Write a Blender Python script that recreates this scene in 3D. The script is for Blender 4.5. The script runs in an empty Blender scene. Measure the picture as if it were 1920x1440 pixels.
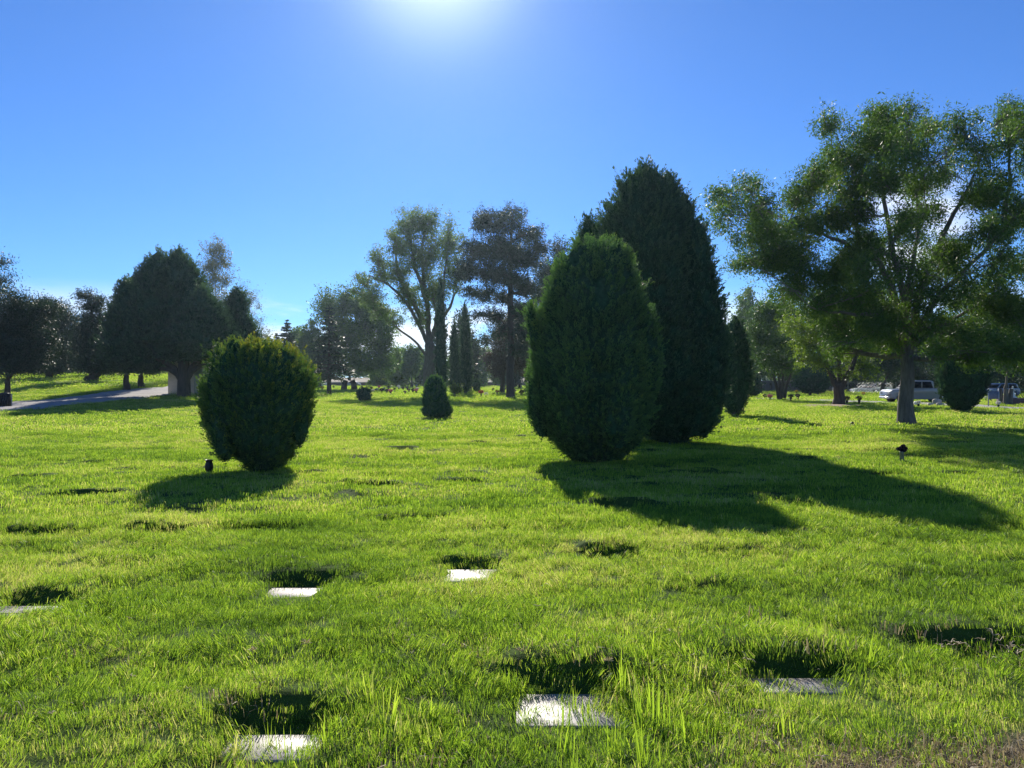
import bpy, math, time
import numpy as np
from mathutils import Vector
T0 = time.time()
R = math.radians
scn = bpy.context.scene
COL = scn.collection

# ------------------------------------------------------------------ camera, sun, sky, exposure
F = 1440.0            # focal length in photo pixels (photo 1920 wide)
EYE = 1.6             # eye height
HOR = 719.0           # horizon row
cam_d = bpy.data.cameras.new('camera')
cam_d.sensor_width = 36.0
cam_d.lens = 36.0 * F / 1920.0
cam_d.clip_start = 0.05
cam_d.clip_end = 6000
cam = bpy.data.objects.new('camera', cam_d)
COL.objects.link(cam)
cam.location = (0, 0, EYE)
cam.rotation_euler = (R(90), 0, 0)
scn.camera = cam

SUN_AZ, SUN_EL = R(-5.7), R(30.3)
sdir = Vector((math.sin(SUN_AZ)*math.cos(SUN_EL), math.cos(SUN_AZ)*math.cos(SUN_EL), math.sin(SUN_EL)))
sun_d = bpy.data.lights.new('sun', 'SUN')
sun_d.energy = 5.0
sun_d.angle = R(0.53)
sun_d.color = (1.0, 0.93, 0.80)
sun = bpy.data.objects.new('sun', sun_d)
COL.objects.link(sun)
sun.rotation_euler = (-sdir).to_track_quat('-Z', 'Y').to_euler()
sun.location = (0, 0, 50)

world = bpy.data.worlds.new('World')
scn.world = world
world.use_nodes = True
nt = world.node_tree
nt.nodes.clear()
def wn(t, **k):
    n = nt.nodes.new(t)
    for a, b in k.items(): setattr(n, a, b)
    return n
sky = wn('ShaderNodeTexSky', sky_type='NISHITA', sun_disc=False)
sky.sun_elevation = SUN_EL
sky.sun_rotation = SUN_AZ
sky.altitude = 1200
sky.air_density = 1.0
sky.dust_density = 0.12
sky.ozone_density = 3.0
tc = wn('ShaderNodeTexCoord')
# sun aureole (scattered light round the sun)
dot = wn('ShaderNodeVectorMath', operation='DOT_PRODUCT')
dot.inputs[1].default_value = sdir
nrm = wn('ShaderNodeVectorMath', operation='NORMALIZE')
nt.links.new(tc.outputs['Generated'], nrm.inputs[0])
nt.links.new(nrm.outputs[0], dot.inputs[0])
def wmath(op, a, b=None):
    n = wn('ShaderNodeMath', operation=op)
    for i, v in enumerate((a, b)):
        if v is None: continue
        if isinstance(v, (int, float)): n.inputs[i].default_value = v
        else: nt.links.new(v, n.inputs[i])
    return n.outputs[0]
dmax = wmath('MAXIMUM', dot.outputs['Value'], 0.0)
g1 = wmath('MULTIPLY', wmath('POWER', dmax, 300.0), 7.0)
g2 = wmath('MULTIPLY', wmath('POWER', dmax, 70.0), .8)
aur = wmath('ADD', g1, g2)
# low clouds near the horizon and a few wisps
sep = wn('ShaderNodeSeparateXYZ'); nt.links.new(nrm.outputs[0], sep.inputs[0])
cmap = wn('ShaderNodeMapping'); cmap.inputs['Scale'].default_value = (3.0, 3.0, 14.0)
nt.links.new(nrm.outputs[0], cmap.inputs[0])
cn = wn('ShaderNodeTexNoise'); cn.inputs['Scale'].default_value = 1.6; cn.inputs['Detail'].default_value = 6; cn.inputs['Roughness'].default_value = 0.55
nt.links.new(cmap.outputs[0], cn.inputs[0])
cr = wn('ShaderNodeMapRange', interpolation_type='SMOOTHSTEP'); cr.inputs[1].default_value = 0.38; cr.inputs[2].default_value = 0.58
nt.links.new(cn.outputs['Fac'], cr.inputs[0])
zr = wn('ShaderNodeMapRange', interpolation_type='SMOOTHSTEP'); zr.inputs[1].default_value = 0.125; zr.inputs[2].default_value = 0.06
nt.links.new(sep.outputs['Z'], zr.inputs[0])
# one cloud higher up, low on the sky behind the big tree on the right
cd = wn('ShaderNodeVectorMath', operation='DISTANCE'); cd.inputs[1].default_value = Vector(((1710-960)/F, 1.0, (HOR-430)/F)).normalized()
cs = wn('ShaderNodeVectorMath', operation='MULTIPLY'); cs.inputs[1].default_value = (1, 1, 1)
nt.links.new(nrm.outputs[0], cs.inputs[0]); nt.links.new(cs.outputs[0], cd.inputs[0])
cdr = wn('ShaderNodeMapRange', interpolation_type='SMOOTHSTEP'); cdr.inputs[1].default_value = 0.085; cdr.inputs[2].default_value = 0.02
nt.links.new(cd.outputs['Value'], cdr.inputs[0])
cl = wmath('MINIMUM', wmath('ADD', wmath('MULTIPLY', cr.outputs[0], zr.outputs[0]), wmath('MULTIPLY', cdr.outputs[0], wmath('ADD', wmath('MULTIPLY', cr.outputs[0], 0.8), 0.2))), 1.0)
hz = wn('ShaderNodeMapRange', interpolation_type='SMOOTHSTEP'); hz.inputs[1].default_value = 0.16; hz.inputs[2].default_value = 0.0
nt.links.new(sep.outputs['Z'], hz.inputs[0])
tint = wn('ShaderNodeMix', data_type='RGBA', blend_type='MULTIPLY'); tint.inputs['Factor'].default_value = 1.0
nt.links.new(sky.outputs[0], tint.inputs['A']); tint.inputs['B'].default_value = (0.42, 0.70, 1.10, 1)
addg = wn('ShaderNodeMix', data_type='RGBA', blend_type='ADD'); addg.inputs['Factor'].default_value = 1.0
gl = wn('ShaderNodeMix', data_type='RGBA', blend_type='MULTIPLY'); gl.inputs['Factor'].default_value = 1.0
comb = wn('ShaderNodeCombineXYZ')
for i in range(3): nt.links.new(aur, comb.inputs[i])
nt.links.new(comb.outputs[0], gl.inputs['A']); gl.inputs['B'].default_value = (1.0, 1.02, 1.05, 1)
nt.links.new(tint.outputs['Result'], addg.inputs['A']); nt.links.new(gl.outputs['Result'], addg.inputs['B'])
mc = wn('ShaderNodeMix', data_type='RGBA'); nt.links.new(cl, mc.inputs['Factor'])
nt.links.new(addg.outputs['Result'], mc.inputs['A']); mc.inputs['B'].default_value = (8.6, 9.2, 10.0, 1)
bg = wn('ShaderNodeBackground'); bg.inputs['Strength'].default_value = 0.092
nt.links.new(mc.outputs['Result'], bg.inputs['Color'])
wo = wn('ShaderNodeOutputWorld'); nt.links.new(bg.outputs[0], wo.inputs['Surface'])

scn.view_settings.view_transform = 'Standard'
scn.view_settings.look = 'None'
scn.view_settings.exposure = 0.5
scn.view_settings.gamma = 1.0
scn.render.engine = 'CYCLES'
cy = scn.cycles
cy.max_bounces = 7; cy.diffuse_bounces = 3; cy.glossy_bounces = 2; cy.transmission_bounces = 5
cy.transparent_max_bounces = 8; cy.volume_bounces = 0
cy.use_denoising = True
cy.sample_clamp_indirect = 6.0
cy.caustics_reflective = False; cy.caustics_refractive = False

# ------------------------------------------------------------------ noise and terrain
def _h(ix, iy, iz, seed):
    n = (ix.astype(np.int64)*374761393 + iy.astype(np.int64)*668265263 + iz.astype(np.int64)*2147483647 + seed*1274126177) & 0xffffffff
    n = ((n ^ (n >> 13)) * 1274126177) & 0xffffffff
    n = n ^ (n >> 16)
    return (n & 0xffff) / 65535.0
def vnoise(x, y, z=0.0, seed=0):
    x, y, z = np.broadcast_arrays(np.asarray(x, float), np.asarray(y, float), np.asarray(z, float))
    ix, iy, iz = np.floor(x), np.floor(y), np.floor(z)
    fx, fy, fz = x-ix, y-iy, z-iz
    fx, fy, fz = fx*fx*(3-2*fx), fy*fy*(3-2*fy), fz*fz*(3-2*fz)
    r = 0
    for a in (0, 1):
        for b in (0, 1):
            for c in (0, 1):
                w = (fx if a else 1-fx)*(fy if b else 1-fy)*(fz if c else 1-fz)
                r = r + w*_h(ix+a, iy+b, iz+c, seed)
    return r*2-1
def sm(t):
    t = np.clip(t, 0, 1); return t*t*(3-2*t)

# hollows in the turf: (px, py of the far inner edge, width px, has stone, depth m)  -> centre x, y, w, d, depth
def flatd(py): return EYE*F/(py-HOR)
HOLES = []
def hole(pl, pr, py_near, depth=0.11, dd=0.32, stone=None, shift=0.0):
    """pl..pr pixel span, py_near = row of the near edge of the hollow"""
    if stone: dd += .20
    y0 = (EYE+depth*0.35)*F/(py_near-HOR)
    w = (pr-pl)/F*y0
    HOLES.append([((pl+pr)/2-960)/F*y0, y0+dd/2, w, dd, depth, stone, shift])
# near, with stones (label given later)
hole(385, 590, 1436, 0.15, 0.20, 'a')
hole(955, 1190, 1366, 0.14, 0.34, 'b')
hole(1405, 1615, 1312, 0.16, 0.16, 'c')
hole(1765, 2010, 1256, 0.15, 0.36, None)
hole(-60, 58, 1160, 0.13, 0.32, 'd')
hole(484, 598, 1114, 0.13, 0.26, 'e')
hole(830, 928, 1093, 0.12, 0.36, 'f')
hole(1105, 1180, 1058, 0.150, 0.22)
hole(-10, 105, 1012, 0.150, 0.22)
hole(225, 345, 1002, 0.135, 0.22)
hole(425, 545, 996, 0.135, 0.22)
hole(705, 830, 980, 0.105, 0.22)
hole(975, 1080, 977, 0.075, 0.22)
hole(80, 205, 938, 0.135, 0.22)
hole(0, 65, 903, 0.120, 0.22)
hole(640, 740, 920, 0.105, 0.25)
hole(820, 905, 908, 0.105, 0.25)
hole(1115, 1220, 964, 0.135, 0.25)
hole(1270, 1345, 899, 0.120, 0.25)
hole(1630, 1700, 895, 0.105, 0.25)
hole(1790, 1840, 893, 0.105, 0.25)
hole(120, 240, 1160, 0.05, 0.22)
hole(125, 290, 1062, 0.05, 0.22)
hole(1280, 1400, 1120, 0.04, 0.22)
hole(640, 800, 1100, 0.04, 0.22)
hole(1060, 1110, 1092, 0.05, 0.22)
hole(1330, 1450, 1050, 0.05, 0.22)
_r = np.random.default_rng(5)
for row in np.arange(13.5, 48, 2.45):
    for gx in np.arange(-30, 34, 1.45):
        if _r.random() < 0.45 and abs(gx) < row*0.72+1:
            HOLES.append([gx+_r.uniform(-.3, .3), row+_r.uniform(-.25, .25), _r.uniform(.5, .8), _r.uniform(.26, .4), _r.uniform(.045, .10), None, 0])
HOLES_A = np.array([[h[0], h[1], h[2], h[3], h[4]] for h in HOLES])

def holes_z(x, y):
    z = np.zeros_like(x)
    for cx, cyy, w, d, dp in HOLES_A:
        m = (np.abs(x-cx) < w/2+.5) & (y > cyy-d/2-.5) & (y < cyy+d/2+.8)
        if not m.any(): continue
        xx, yy = x[m], y[m]
        wob = 0.035*vnoise(xx*7, yy*7, seed=9)
        qx, qy = np.abs(xx-cx)-w/2+.05+wob, np.abs(yy-cyy)-d/2+.05+wob
        qy = np.where((yy < cyy) & (qy > 0), qy*.30, qy)
        sd = np.hypot(np.maximum(qx, 0), np.maximum(qy, 0)) + np.minimum(np.maximum(qx, qy), 0)
        sdf = np.minimum(sd, 9)
        wide = 1-sm((np.abs(xx-cx)-w/2+.02)/.22)              # fades at both ends
        back = yy-(cyy+d/2)
        z[m] -= dp*.36*(1-sm((sdf+.02)/0.11))
        # sod mounded up behind the far edge, falling away again
        z[m] += dp*.52*wide*sm((back+.04)/.09)*(1-sm((back-.08)/.62))
    return z
def big_z(x, y):
    u = x/np.maximum(y, 5.0)
    left = 2.75*sm((y-34)/75)*sm((-u-.27)/.17)
    mid = 0.85*sm((y-70)/130)*sm((.34-u)/.2)
    far = 3.4*sm((y-212)/110)*sm((.5-u)/.3)
    return left + mid*(1-sm((-u-.27)/.17)) + far
def terr(x, y, holes=True):
    x = np.asarray(x, float); y = np.asarray(y, float)
    fade = 1-sm((np.hypot(x, y)-60)/60)
    z = big_z(x, y) + fade*(0.022*vnoise(x*.55+3, y*2.3, seed=6) + 0.045*vnoise(x*.33, y*.42, seed=1) + 0.024*vnoise(x*.9, y*1.4, seed=2) + 0.010*vnoise(x*3.1, y*4.2, seed=3))
    z = z + 0.03*sm((4.6-y)/1.5)*sm((x-.5)/1.5)
    if holes: z = z + holes_z(np.atleast_1d(x), np.atleast_1d(y)).reshape(z.shape if z.shape else (1,))
    return z
def tz(x, y): return float(np.ravel(terr(np.array([x]), np.array([y]), False))[0])
def X(px, d): return (px-960)/F*d
def Z(py, d): return EYE-(py-HOR)/F*d

# ------------------------------------------------------------------ mesh helpers
def mesh_from(name, V, faces, smooth=False, attrs=None):
    """faces: list of int arrays (N,k)"""
    me = bpy.data.meshes.new(name)
    V = np.asarray(V, np.float32)
    me.vertices.add(len(V)); me.vertices.foreach_set('co', V.ravel())
    faces = [np.asarray(f, np.int32) for f in faces if len(f)]
    nl = sum(f.size for f in faces); npoly = sum(len(f) for f in faces)
    me.loops.add(nl); me.polygons.add(npoly)
    me.loops.foreach_set('vertex_index', np.concatenate([f.ravel() for f in faces]))
    tot = np.concatenate([np.full(len(f), f.shape[1], np.int32) for f in faces])
    st = np.zeros(npoly, np.int32); st[1:] = np.cumsum(tot)[:-1]
    me.polygons.foreach_set('loop_start', st)
    try: me.polygons.foreach_set('loop_total', tot)
    except Exception: pass
    if smooth is True: me.polygons.foreach_set('use_smooth', np.ones(npoly, bool))
    elif smooth is not False: me.polygons.foreach_set('use_smooth', np.asarray(smooth, bool))
    if attrs:
        for k, v in attrs.items():
            a = me.attributes.new(k, 'FLOAT', 'POINT'); a.data.foreach_set('value', np.asarray(v, np.float32))
    me.update(calc_edges=True)
    return me
def link(name, me, mat=None, parent=None, loc=None, coll=COL):
    o = bpy.data.objects.new(name, me)
    if mat is not None and me is not None:
        for m in (mat if isinstance(mat, (list, tuple)) else [mat]): me.materials.append(m)
    if coll is not None: coll.objects.link(o)
    if parent is not None: o.parent = parent
    if loc is not None: o.location = loc
    return o
def tag(o, label, cat, group=None):
    o['label'] = label; o['category'] = cat
    if group: o['group'] = group
    return o
def thing(name, label, cat, loc, group=None, rz=0):
    o = bpy.data.objects.new(name, None); COL.objects.link(o)
    o.location = loc; o.rotation_euler = (0, 0, rz); o.empty_display_size = .3
    return tag(o, label, cat, group)
def struct(o): o['kind'] = 'structure'; return o

class MB:
    """collects shapes into one mesh"""
    def __init__(s): s.V = []; s.Q = []; s.T = []; s.A = []; s.n = 0; s.N = []
    def add(s, V, Q=None, Tn=None, tone=0.5):
        V = np.asarray(V, float).reshape(-1, 3)
        s.V.append(V)
        if Q is not None and len(Q): s.Q.append(np.asarray(Q)+s.n)
        if Tn is not None and len(Tn): s.T.append(np.asarray(Tn)+s.n)
        s.A.append(np.broadcast_to(np.asarray(tone, float), (len(V),)).copy())
        s.n += len(V)
    def ngon(s, idx): s.N.append(np.asarray(idx))
    def mesh(s, name, smooth=False):
        fs = []
        if s.Q: fs.append(np.concatenate(s.Q))
        if s.T: fs.append(np.concatenate(s.T))
        for n in s.N: fs.append(n.reshape(1, -1))
        return mesh_from(name, np.concatenate(s.V), fs, smooth, {'tone': np.concatenate(s.A)})
    def build(s, name, mat, parent=None, smooth=False, loc=None, coll=COL):
        return link(name, s.mesh(name, smooth), mat, parent, loc, coll)
    # shapes
    def box(s, x0, x1, y0, y1, z0, z1, tone=.5, taper=0.0, bev=0.0):
        t = taper
        if bev > 0:   # chamfered box
            b = bev; P = []
            for (z, i) in ((z0, b), (z0+b, 0), (z1-b, 0), (z1, b)):
                xa, xb, ya, yb = x0+i, x1-i, y0+i, y1-i
                c = b
                P += [(xa+c, ya, z), (xb-c, ya, z), (xb, ya+c, z), (xb, yb-c, z), (xb-c, yb, z), (xa+c, yb, z), (xa, yb-c, z), (xa, ya+c, z)]
            Q = []
            for k in range(3):
                for i in range(8):
                    j = (i+1) % 8; Q.append((k*8+i, k*8+j, k*8+8+j, k*8+8+i))
            base = s.n
            s.add(P, Q, tone=tone)
            s.ngon([base+i for i in range(7, -1, -1)]); s.ngon([base+24+i for i in range(8)])
            return
        P = [(x0, y0, z0), (x1, y0, z0), (x1, y1, z0), (x0, y1, z0), (x0+t, y0+t, z1), (x1-t, y0+t, z1), (x1-t, y1-t, z1), (x0+t, y1-t, z1)]
        s.add(P, [(0, 3, 2, 1), (4, 5, 6, 7), (0, 1, 5, 4), (1, 2, 6, 5), (2, 3, 7, 6), (3, 0, 4, 7)], tone=tone)
    def lathe(s, prof, c=(0, 0, 0), n=20, tone=.5, sx=1.0, sy=1.0):
        a = np.linspace(0, 2*np.pi, n, endpoint=False)
        P = []; m = len(prof)
        for r, z in prof:
            P.append(np.stack([c[0]+r*np.cos(a)*sx, c[1]+r*np.sin(a)*sy, np.full(n, c[2]+z)], 1))
        i = np.arange(n); j = (i+1) % n; Q = []
        for k in range(m-1): Q.append(np.stack([k*n+i, k*n+j, k*n+n+j, k*n+n+i], 1))
        s.add(np.concatenate(P), np.concatenate(Q), tone=tone)
    def tube(s, pts, rad, n=6, tone=.5):
        pts = np.asarray(pts, float); K = len(pts); rad = np.broadcast_to(np.asarray(rad, float), (K,))
        t = np.gradient(pts, axis=0); t /= np.linalg.norm(t, axis=1, keepdims=True)+1e-9
        up = np.array([0, 0, 1.0]) if abs(t[:, 2]).mean() < .8 else np.array([1.0, 0, 0])
        a = np.cross(t, up); a /= np.linalg.norm(a, axis=1, keepdims=True)+1e-9
        b = np.cross(t, a)
        th = np.linspace(0, 2*np.pi, n, endpoint=False)
        P = pts[:, None, :] + rad[:, None, None]*(a[:, None, :]*np.cos(th)[None, :, None] + b[:, None, :]*np.sin(th)[None, :, None])
        i = np.arange(n); j = (i+1) % n
        Q = np.concatenate([np.stack([k*n+i, k*n+n+i, k*n+n+j, k*n+j], 1) for k in range(K-1)])
        s.add(P.reshape(-1, 3), Q, tone=tone)
    def ball(s, c, r, n=10, m=7, tone=.5, sz=1.0):
        prof = [(max(1e-4, r*math.sin(math.pi*k/(m-1))), -r*sz*math.cos(math.pi*k/(m-1))) for k in range(m)]
        s.lathe(prof, c, n, tone)

def unit(v): return v/(np.linalg.norm(v, axis=-1, keepdims=True)+1e-9)
def rnd_dir(g, n): return unit(g.normal(size=(n, 3)))
def leaves(mb, g, C, D, L, W, tone, flat=0.0):
    """rhombic leaves: centres C, long axes D"""
    n = len(C); L = np.broadcast_to(L, (n,))[:, None]; W = np.broadcast_to(W, (n,))[:, None]
    Nn = rnd_dir(g, n); Nn[:, 2] += flat
    S = unit(np.cross(D, Nn)); up = unit(np.cross(S, D))
    a = C-D*L*.5; b = C+S*W*.5+up*W*.12; c = C+D*L*.5; d = C-S*W*.5+up*W*.12
    V = np.stack([a, b, c, d], 1).reshape(-1, 3)
    Q = np.arange(4*n).reshape(n, 4)
    mb.add(V, Q, tone=np.repeat(np.broadcast_to(tone, (n,)), 4))

# ------------------------------------------------------------------ materials
def new_mat(name):
    m = bpy.data.materials.new(name); m.use_nodes = True; t = m.node_tree; t.nodes.clear()
    out = t.nodes.new('ShaderNodeOutputMaterial'); return m, t, out
def ramp(t, src, cols):
    r = t.nodes.new('ShaderNodeValToRGB'); e = r.color_ramp.elements
    while len(e) < len(cols): e.new(0.5)
    for i, (p, c) in enumerate(cols): e[i].position = p; e[i].color = (*c, 1)
    t.links.new(src, r.inputs[0]); return r.outputs[0]
def mth(t, op, a, b=None, c=None, clamp=False):
    n = t.nodes.new('ShaderNodeMath'); n.operation = op; n.use_clamp = clamp
    for i, v in enumerate((a, b, c)):
        if v is None: continue
        if isinstance(v, (int, float)): n.inputs[i].default_value = v
        else: t.links.new(v, n.inputs[i])
    return n.outputs[0]
def mixc(t, f, a, b, bt='MIX'):
    n = t.nodes.new('ShaderNodeMix'); n.data_type = 'RGBA'; n.blend_type = bt
    for k, v in (('Factor', f), ('A', a), ('B', b)):
        if isinstance(v, tuple): n.inputs[k].default_value = (*v, 1)
        elif isinstance(v, (int, float)): n.inputs[k].default_value = v
        else: t.links.new(v, n.inputs[k])
    return n.outputs['Result']
def noise(t, scale, detail=4, rough=.55, vec=None, sc=None):
    n = t.nodes.new('ShaderNodeTexNoise'); n.inputs['Scale'].default_value = scale; n.inputs['Detail'].default_value = detail; n.inputs['Roughness'].default_value = rough
    g = t.nodes.new('ShaderNodeNewGeometry')
    v = g.outputs['Position'] if vec is None else vec
    if sc:
        mp = t.nodes.new('ShaderNodeMapping'); mp.inputs['Scale'].default_value = sc; t.links.new(v, mp.inputs[0]); v = mp.outputs[0]
    t.links.new(v, n.inputs['Vector']); return n.outputs['Fac']
def attr(t, name, inst=False):
    a = t.nodes.new('ShaderNodeAttribute'); a.attribute_name = name
    if inst: a.attribute_type = 'INSTANCER'
    return a.outputs['Fac']
def leaf_mat(name, cols, trans=.45, rough=.5, tcol=(1.25, 1.35, .55), patch=.6, extra=None, spec=.35, pscale=None):
    m, t, out = new_mat(name)
    v = attr(t, 'tone')
    if pscale:
        v = mth(t, 'ADD', v, mth(t, 'MULTIPLY', mth(t, 'SUBTRACT', noise(t, pscale, 2), .5), patch))
    if extra: v = mth(t, 'ADD', v, mth(t, 'MULTIPLY', mth(t, 'SUBTRACT', attr(t, extra, True), .5), .9))
    col = ramp(t, v, cols)
    p = t.nodes.new('ShaderNodeBsdfPrincipled'); p.inputs['Roughness'].default_value = rough
    p.inputs['Specular IOR Level'].default_value = spec
    t.links.new(col, p.inputs['Base Color'])
    tr = t.nodes.new('ShaderNodeBsdfTranslucent')
    t.links.new(mixc(t, 1.0, col, tcol, 'MULTIPLY'), tr.inputs['Color'])
    mx = t.nodes.new('ShaderNodeMixShader'); mx.inputs[0].default_value = trans
    t.links.new(p.outputs[0], mx.inputs[1]); t.links.new(tr.outputs[0], mx.inputs[2])
    t.links.new(mx.outputs[0], out.inputs['Surface']); return m
def solid(name, c, rough=.6, metal=0.0, nz=None, var=.25, bump=0.0, spec=.5, sc=None):
    m, t, out = new_mat(name)
    p = t.nodes.new('ShaderNodeBsdfPrincipled'); p.inputs['Roughness'].default_value = rough; p.inputs['Metallic'].default_value = metal
    p.inputs['Specular IOR Level'].default_value = spec
    if nz:
        f = noise(t, nz, 6, .62, sc=sc)
        lo = tuple(x*(1-var) for x in c); hi = tuple(min(1, x*(1+var)) for x in c)
        t.links.new(ramp(t, f, [(.3, lo), (.7, hi)]), p.inputs['Base Color'])
        if bump:
            b = t.nodes.new('ShaderNodeBump'); b.inputs['Strength'].default_value = bump; b.inputs['Distance'].default_value = .03
            t.links.new(f, b.inputs['Height']); t.links.new(b.outputs[0], p.inputs['Normal'])
    else: p.inputs['Base Color'].default_value = (*c, 1)
    t.links.new(p.outputs[0], out.inputs['Surface']); return m

M = {}
M['thuja'] = leaf_mat('thuja_foliage', [(0.0, (.025, .058, .030)), (.5, (.095, .19, .070)), (.8, (.15, .27, .08)), (1.0, (.23, .32, .08))], .30, .6, (1.15, 1.3, .7))
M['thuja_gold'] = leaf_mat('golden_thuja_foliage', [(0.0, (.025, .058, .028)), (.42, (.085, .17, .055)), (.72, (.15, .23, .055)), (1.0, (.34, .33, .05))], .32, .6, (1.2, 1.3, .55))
M['juniper'] = leaf_mat('juniper_foliage', [(0.0, (.020, .045, .030)), (.5, (.060, .125, .068)), (1.0, (.12, .20, .09))], .22, .6, (1.2, 1.3, .6))
M['darkneedle'] = leaf_mat('pine_needles', [(0.0, (.014, .030, .018)), (.5, (.028, .058, .032)), (1.0, (.06, .11, .048))], .22, .5, (1.2, 1.25, .6))
M['brownneedle'] = leaf_mat('brownish_needles', [(0.0, (.03, .028, .022)), (.5, (.07, .058, .04)), (1.0, (.12, .10, .06))], .22, .5, (1.1, 1.1, .7))
M['leaf'] = leaf_mat('broad_leaves', [(0.0, (.03, .065, .022)), (.45, (.075, .15, .036)), (.8, (.13, .22, .045)), (1.0, (.20, .26, .06))], .42, .5, (1.35, 1.4, .5), pscale=.55, patch=.7, spec=.3)
M['leaf_pale'] = leaf_mat('pale_leaves', [(0.0, (.06, .10, .04)), (.5, (.12, .19, .07)), (1.0, (.22, .29, .11))], .45, .5, (1.25, 1.35, .6), spec=.35)
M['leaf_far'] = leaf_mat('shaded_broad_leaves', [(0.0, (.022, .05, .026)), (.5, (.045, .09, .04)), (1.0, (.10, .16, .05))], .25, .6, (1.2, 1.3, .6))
M['leaf_grey'] = leaf_mat('greyish_leaves', [(0.0, (.08, .09, .06)), (.5, (.15, .16, .10)), (1.0, (.25, .25, .16))], .4, .5, (1.1, 1.2, .7))
M['leaf_lime'] = leaf_mat('light_green_leaves', [(0.0, (.07, .12, .02)), (.5, (.14, .22, .035)), (1.0, (.26, .34, .06))], .5, .45, (1.3, 1.35, .45))
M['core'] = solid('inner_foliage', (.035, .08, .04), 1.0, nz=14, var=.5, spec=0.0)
M['bark'] = solid('grey_bark', (.15, .13, .105), .9, nz=9, var=.45, bump=.8, sc=(1, 1, .22))
M['bark_dark'] = solid('dark_bark', (.07, .055, .042), .9, nz=8, var=.4, bump=.8, sc=(1, 1, .25))
M['bark_pale'] = solid('pale_bark', (.27, .25, .22), .9, nz=8, var=.3, bump=.6, sc=(1, 1, .25))
M['black'] = solid('black_metal', (.012, .012, .014), .45, .3, nz=30, var=.3)
M['steel'] = solid('grey_metal', (.32, .33, .34), .4, .7, nz=25, var=.2)
M['concrete'] = solid('concrete', (.42, .39, .34), .85, nz=12, var=.2, bump=.2)
M['asphalt'] = solid('grey_asphalt', (.30, .28, .275), .9, nz=3.0, var=.14, bump=.25)
M['stucco'] = solid('beige_stucco', (.62, .56, .47), .9, nz=6, var=.1, bump=.2)
M['brick'] = solid('dark_brick', (.14, .085, .08), .9, nz=5, var=.25, bump=.2)
M['mulch'] = solid('bare_soil', (.34, .24, .17), 1.0, nz=9, var=.3, bump=.6)
M['white'] = solid('white_stone', (.75, .75, .73), .6, nz=12, var=.1)
M['glass'] = solid('car_glass', (.012, .014, .016), .35, spec=.06)
M['tyre'] = solid('rubber', (.02, .02, .02), .8)
M['lamp'] = solid('lens', (.7, .7, .68), .15)
M['chrome'] = solid('chrome', (.6, .6, .62), .25, 1.0)

def car_paint(name, c):
    m, t, out = new_mat(name)
    p = t.nodes.new('ShaderNodeBsdfPrincipled')
    t.links.new(ramp(t, noise(t, 3, 3), [(.3, tuple(x*.9 for x in c)), (.7, c)]), p.inputs['Base Color'])
    p.inputs['Roughness'].default_value = .3; p.inputs['Coat Weight'].default_value = .6
    t.links.new(p.outputs[0], out.inputs['Surface']); return m
M['paint_silver'] = car_paint('silver_paint', (.30, .30, .295))
M['paint_white'] = car_paint('white_paint', (.75, .75, .74))
M['paint_dark'] = car_paint('dark_paint', (.04, .045, .055))
M['paint_blue'] = car_paint('bluegrey_paint', (.16, .2, .27))

# granite of the flat markers
def granite():
    m, t, out = new_mat('granite')
    p = t.nodes.new('ShaderNodeBsdfPrincipled')
    f = noise(t, 55, 3, .7); g = noise(t, 7, 5, .6)
    c = mixc(t, .5, ramp(t, f, [(.35, (.14, .125, .115)), (.6, (.42, .38, .35))]), ramp(t, g, [(.38, (.16, .14, .12)), (.62, (.46, .42, .39))]))
    t.links.new(c, p.inputs['Base Color'])
    t.links.new(ramp(t, g, [(.3, (.42,)*3), (.7, (.62,)*3)]), p.inputs['Roughness'])
    b = t.nodes.new('ShaderNodeBump'); b.inputs['Strength'].default_value = .25; b.inputs['Distance'].default_value = .004
    t.links.new(f, b.inputs['Height']); t.links.new(b.outputs[0], p.inputs['Normal'])
    t.links.new(p.outputs[0], out.inputs['Surface']); return m
M['granite'] = granite()

# ground
def ground_mat():
    m, t, out = new_mat('turf_soil')
    g = t.nodes.new('ShaderNodeNewGeometry'); sx = t.nodes.new('ShaderNodeSeparateXYZ'); t.links.new(g.outputs['Position'], sx.inputs[0])
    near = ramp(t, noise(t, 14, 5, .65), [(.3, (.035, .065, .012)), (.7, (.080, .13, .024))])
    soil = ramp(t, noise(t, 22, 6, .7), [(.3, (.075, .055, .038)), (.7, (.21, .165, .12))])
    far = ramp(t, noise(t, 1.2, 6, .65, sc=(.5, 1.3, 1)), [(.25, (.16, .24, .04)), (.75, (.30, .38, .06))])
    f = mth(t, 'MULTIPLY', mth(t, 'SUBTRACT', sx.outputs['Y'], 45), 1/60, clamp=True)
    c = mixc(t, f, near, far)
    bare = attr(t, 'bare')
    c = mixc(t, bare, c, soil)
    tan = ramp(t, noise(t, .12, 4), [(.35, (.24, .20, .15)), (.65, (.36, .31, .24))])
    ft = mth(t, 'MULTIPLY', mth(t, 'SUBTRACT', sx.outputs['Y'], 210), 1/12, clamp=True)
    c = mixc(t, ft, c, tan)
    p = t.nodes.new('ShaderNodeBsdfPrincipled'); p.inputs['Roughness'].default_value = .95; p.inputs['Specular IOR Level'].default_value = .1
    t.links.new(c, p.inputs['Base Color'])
    b = t.nodes.new('ShaderNodeBump'); b.inputs['Strength'].default_value = .6; b.inputs['Distance'].default_value = .03
    t.links.new(noise(t, 30, 5, .7), b.inputs['Height']); t.links.new(b.outputs[0], p.inputs['Normal'])
    t.links.new(p.outputs[0], out.inputs['Surface']); return m
M['ground'] = ground_mat()
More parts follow.
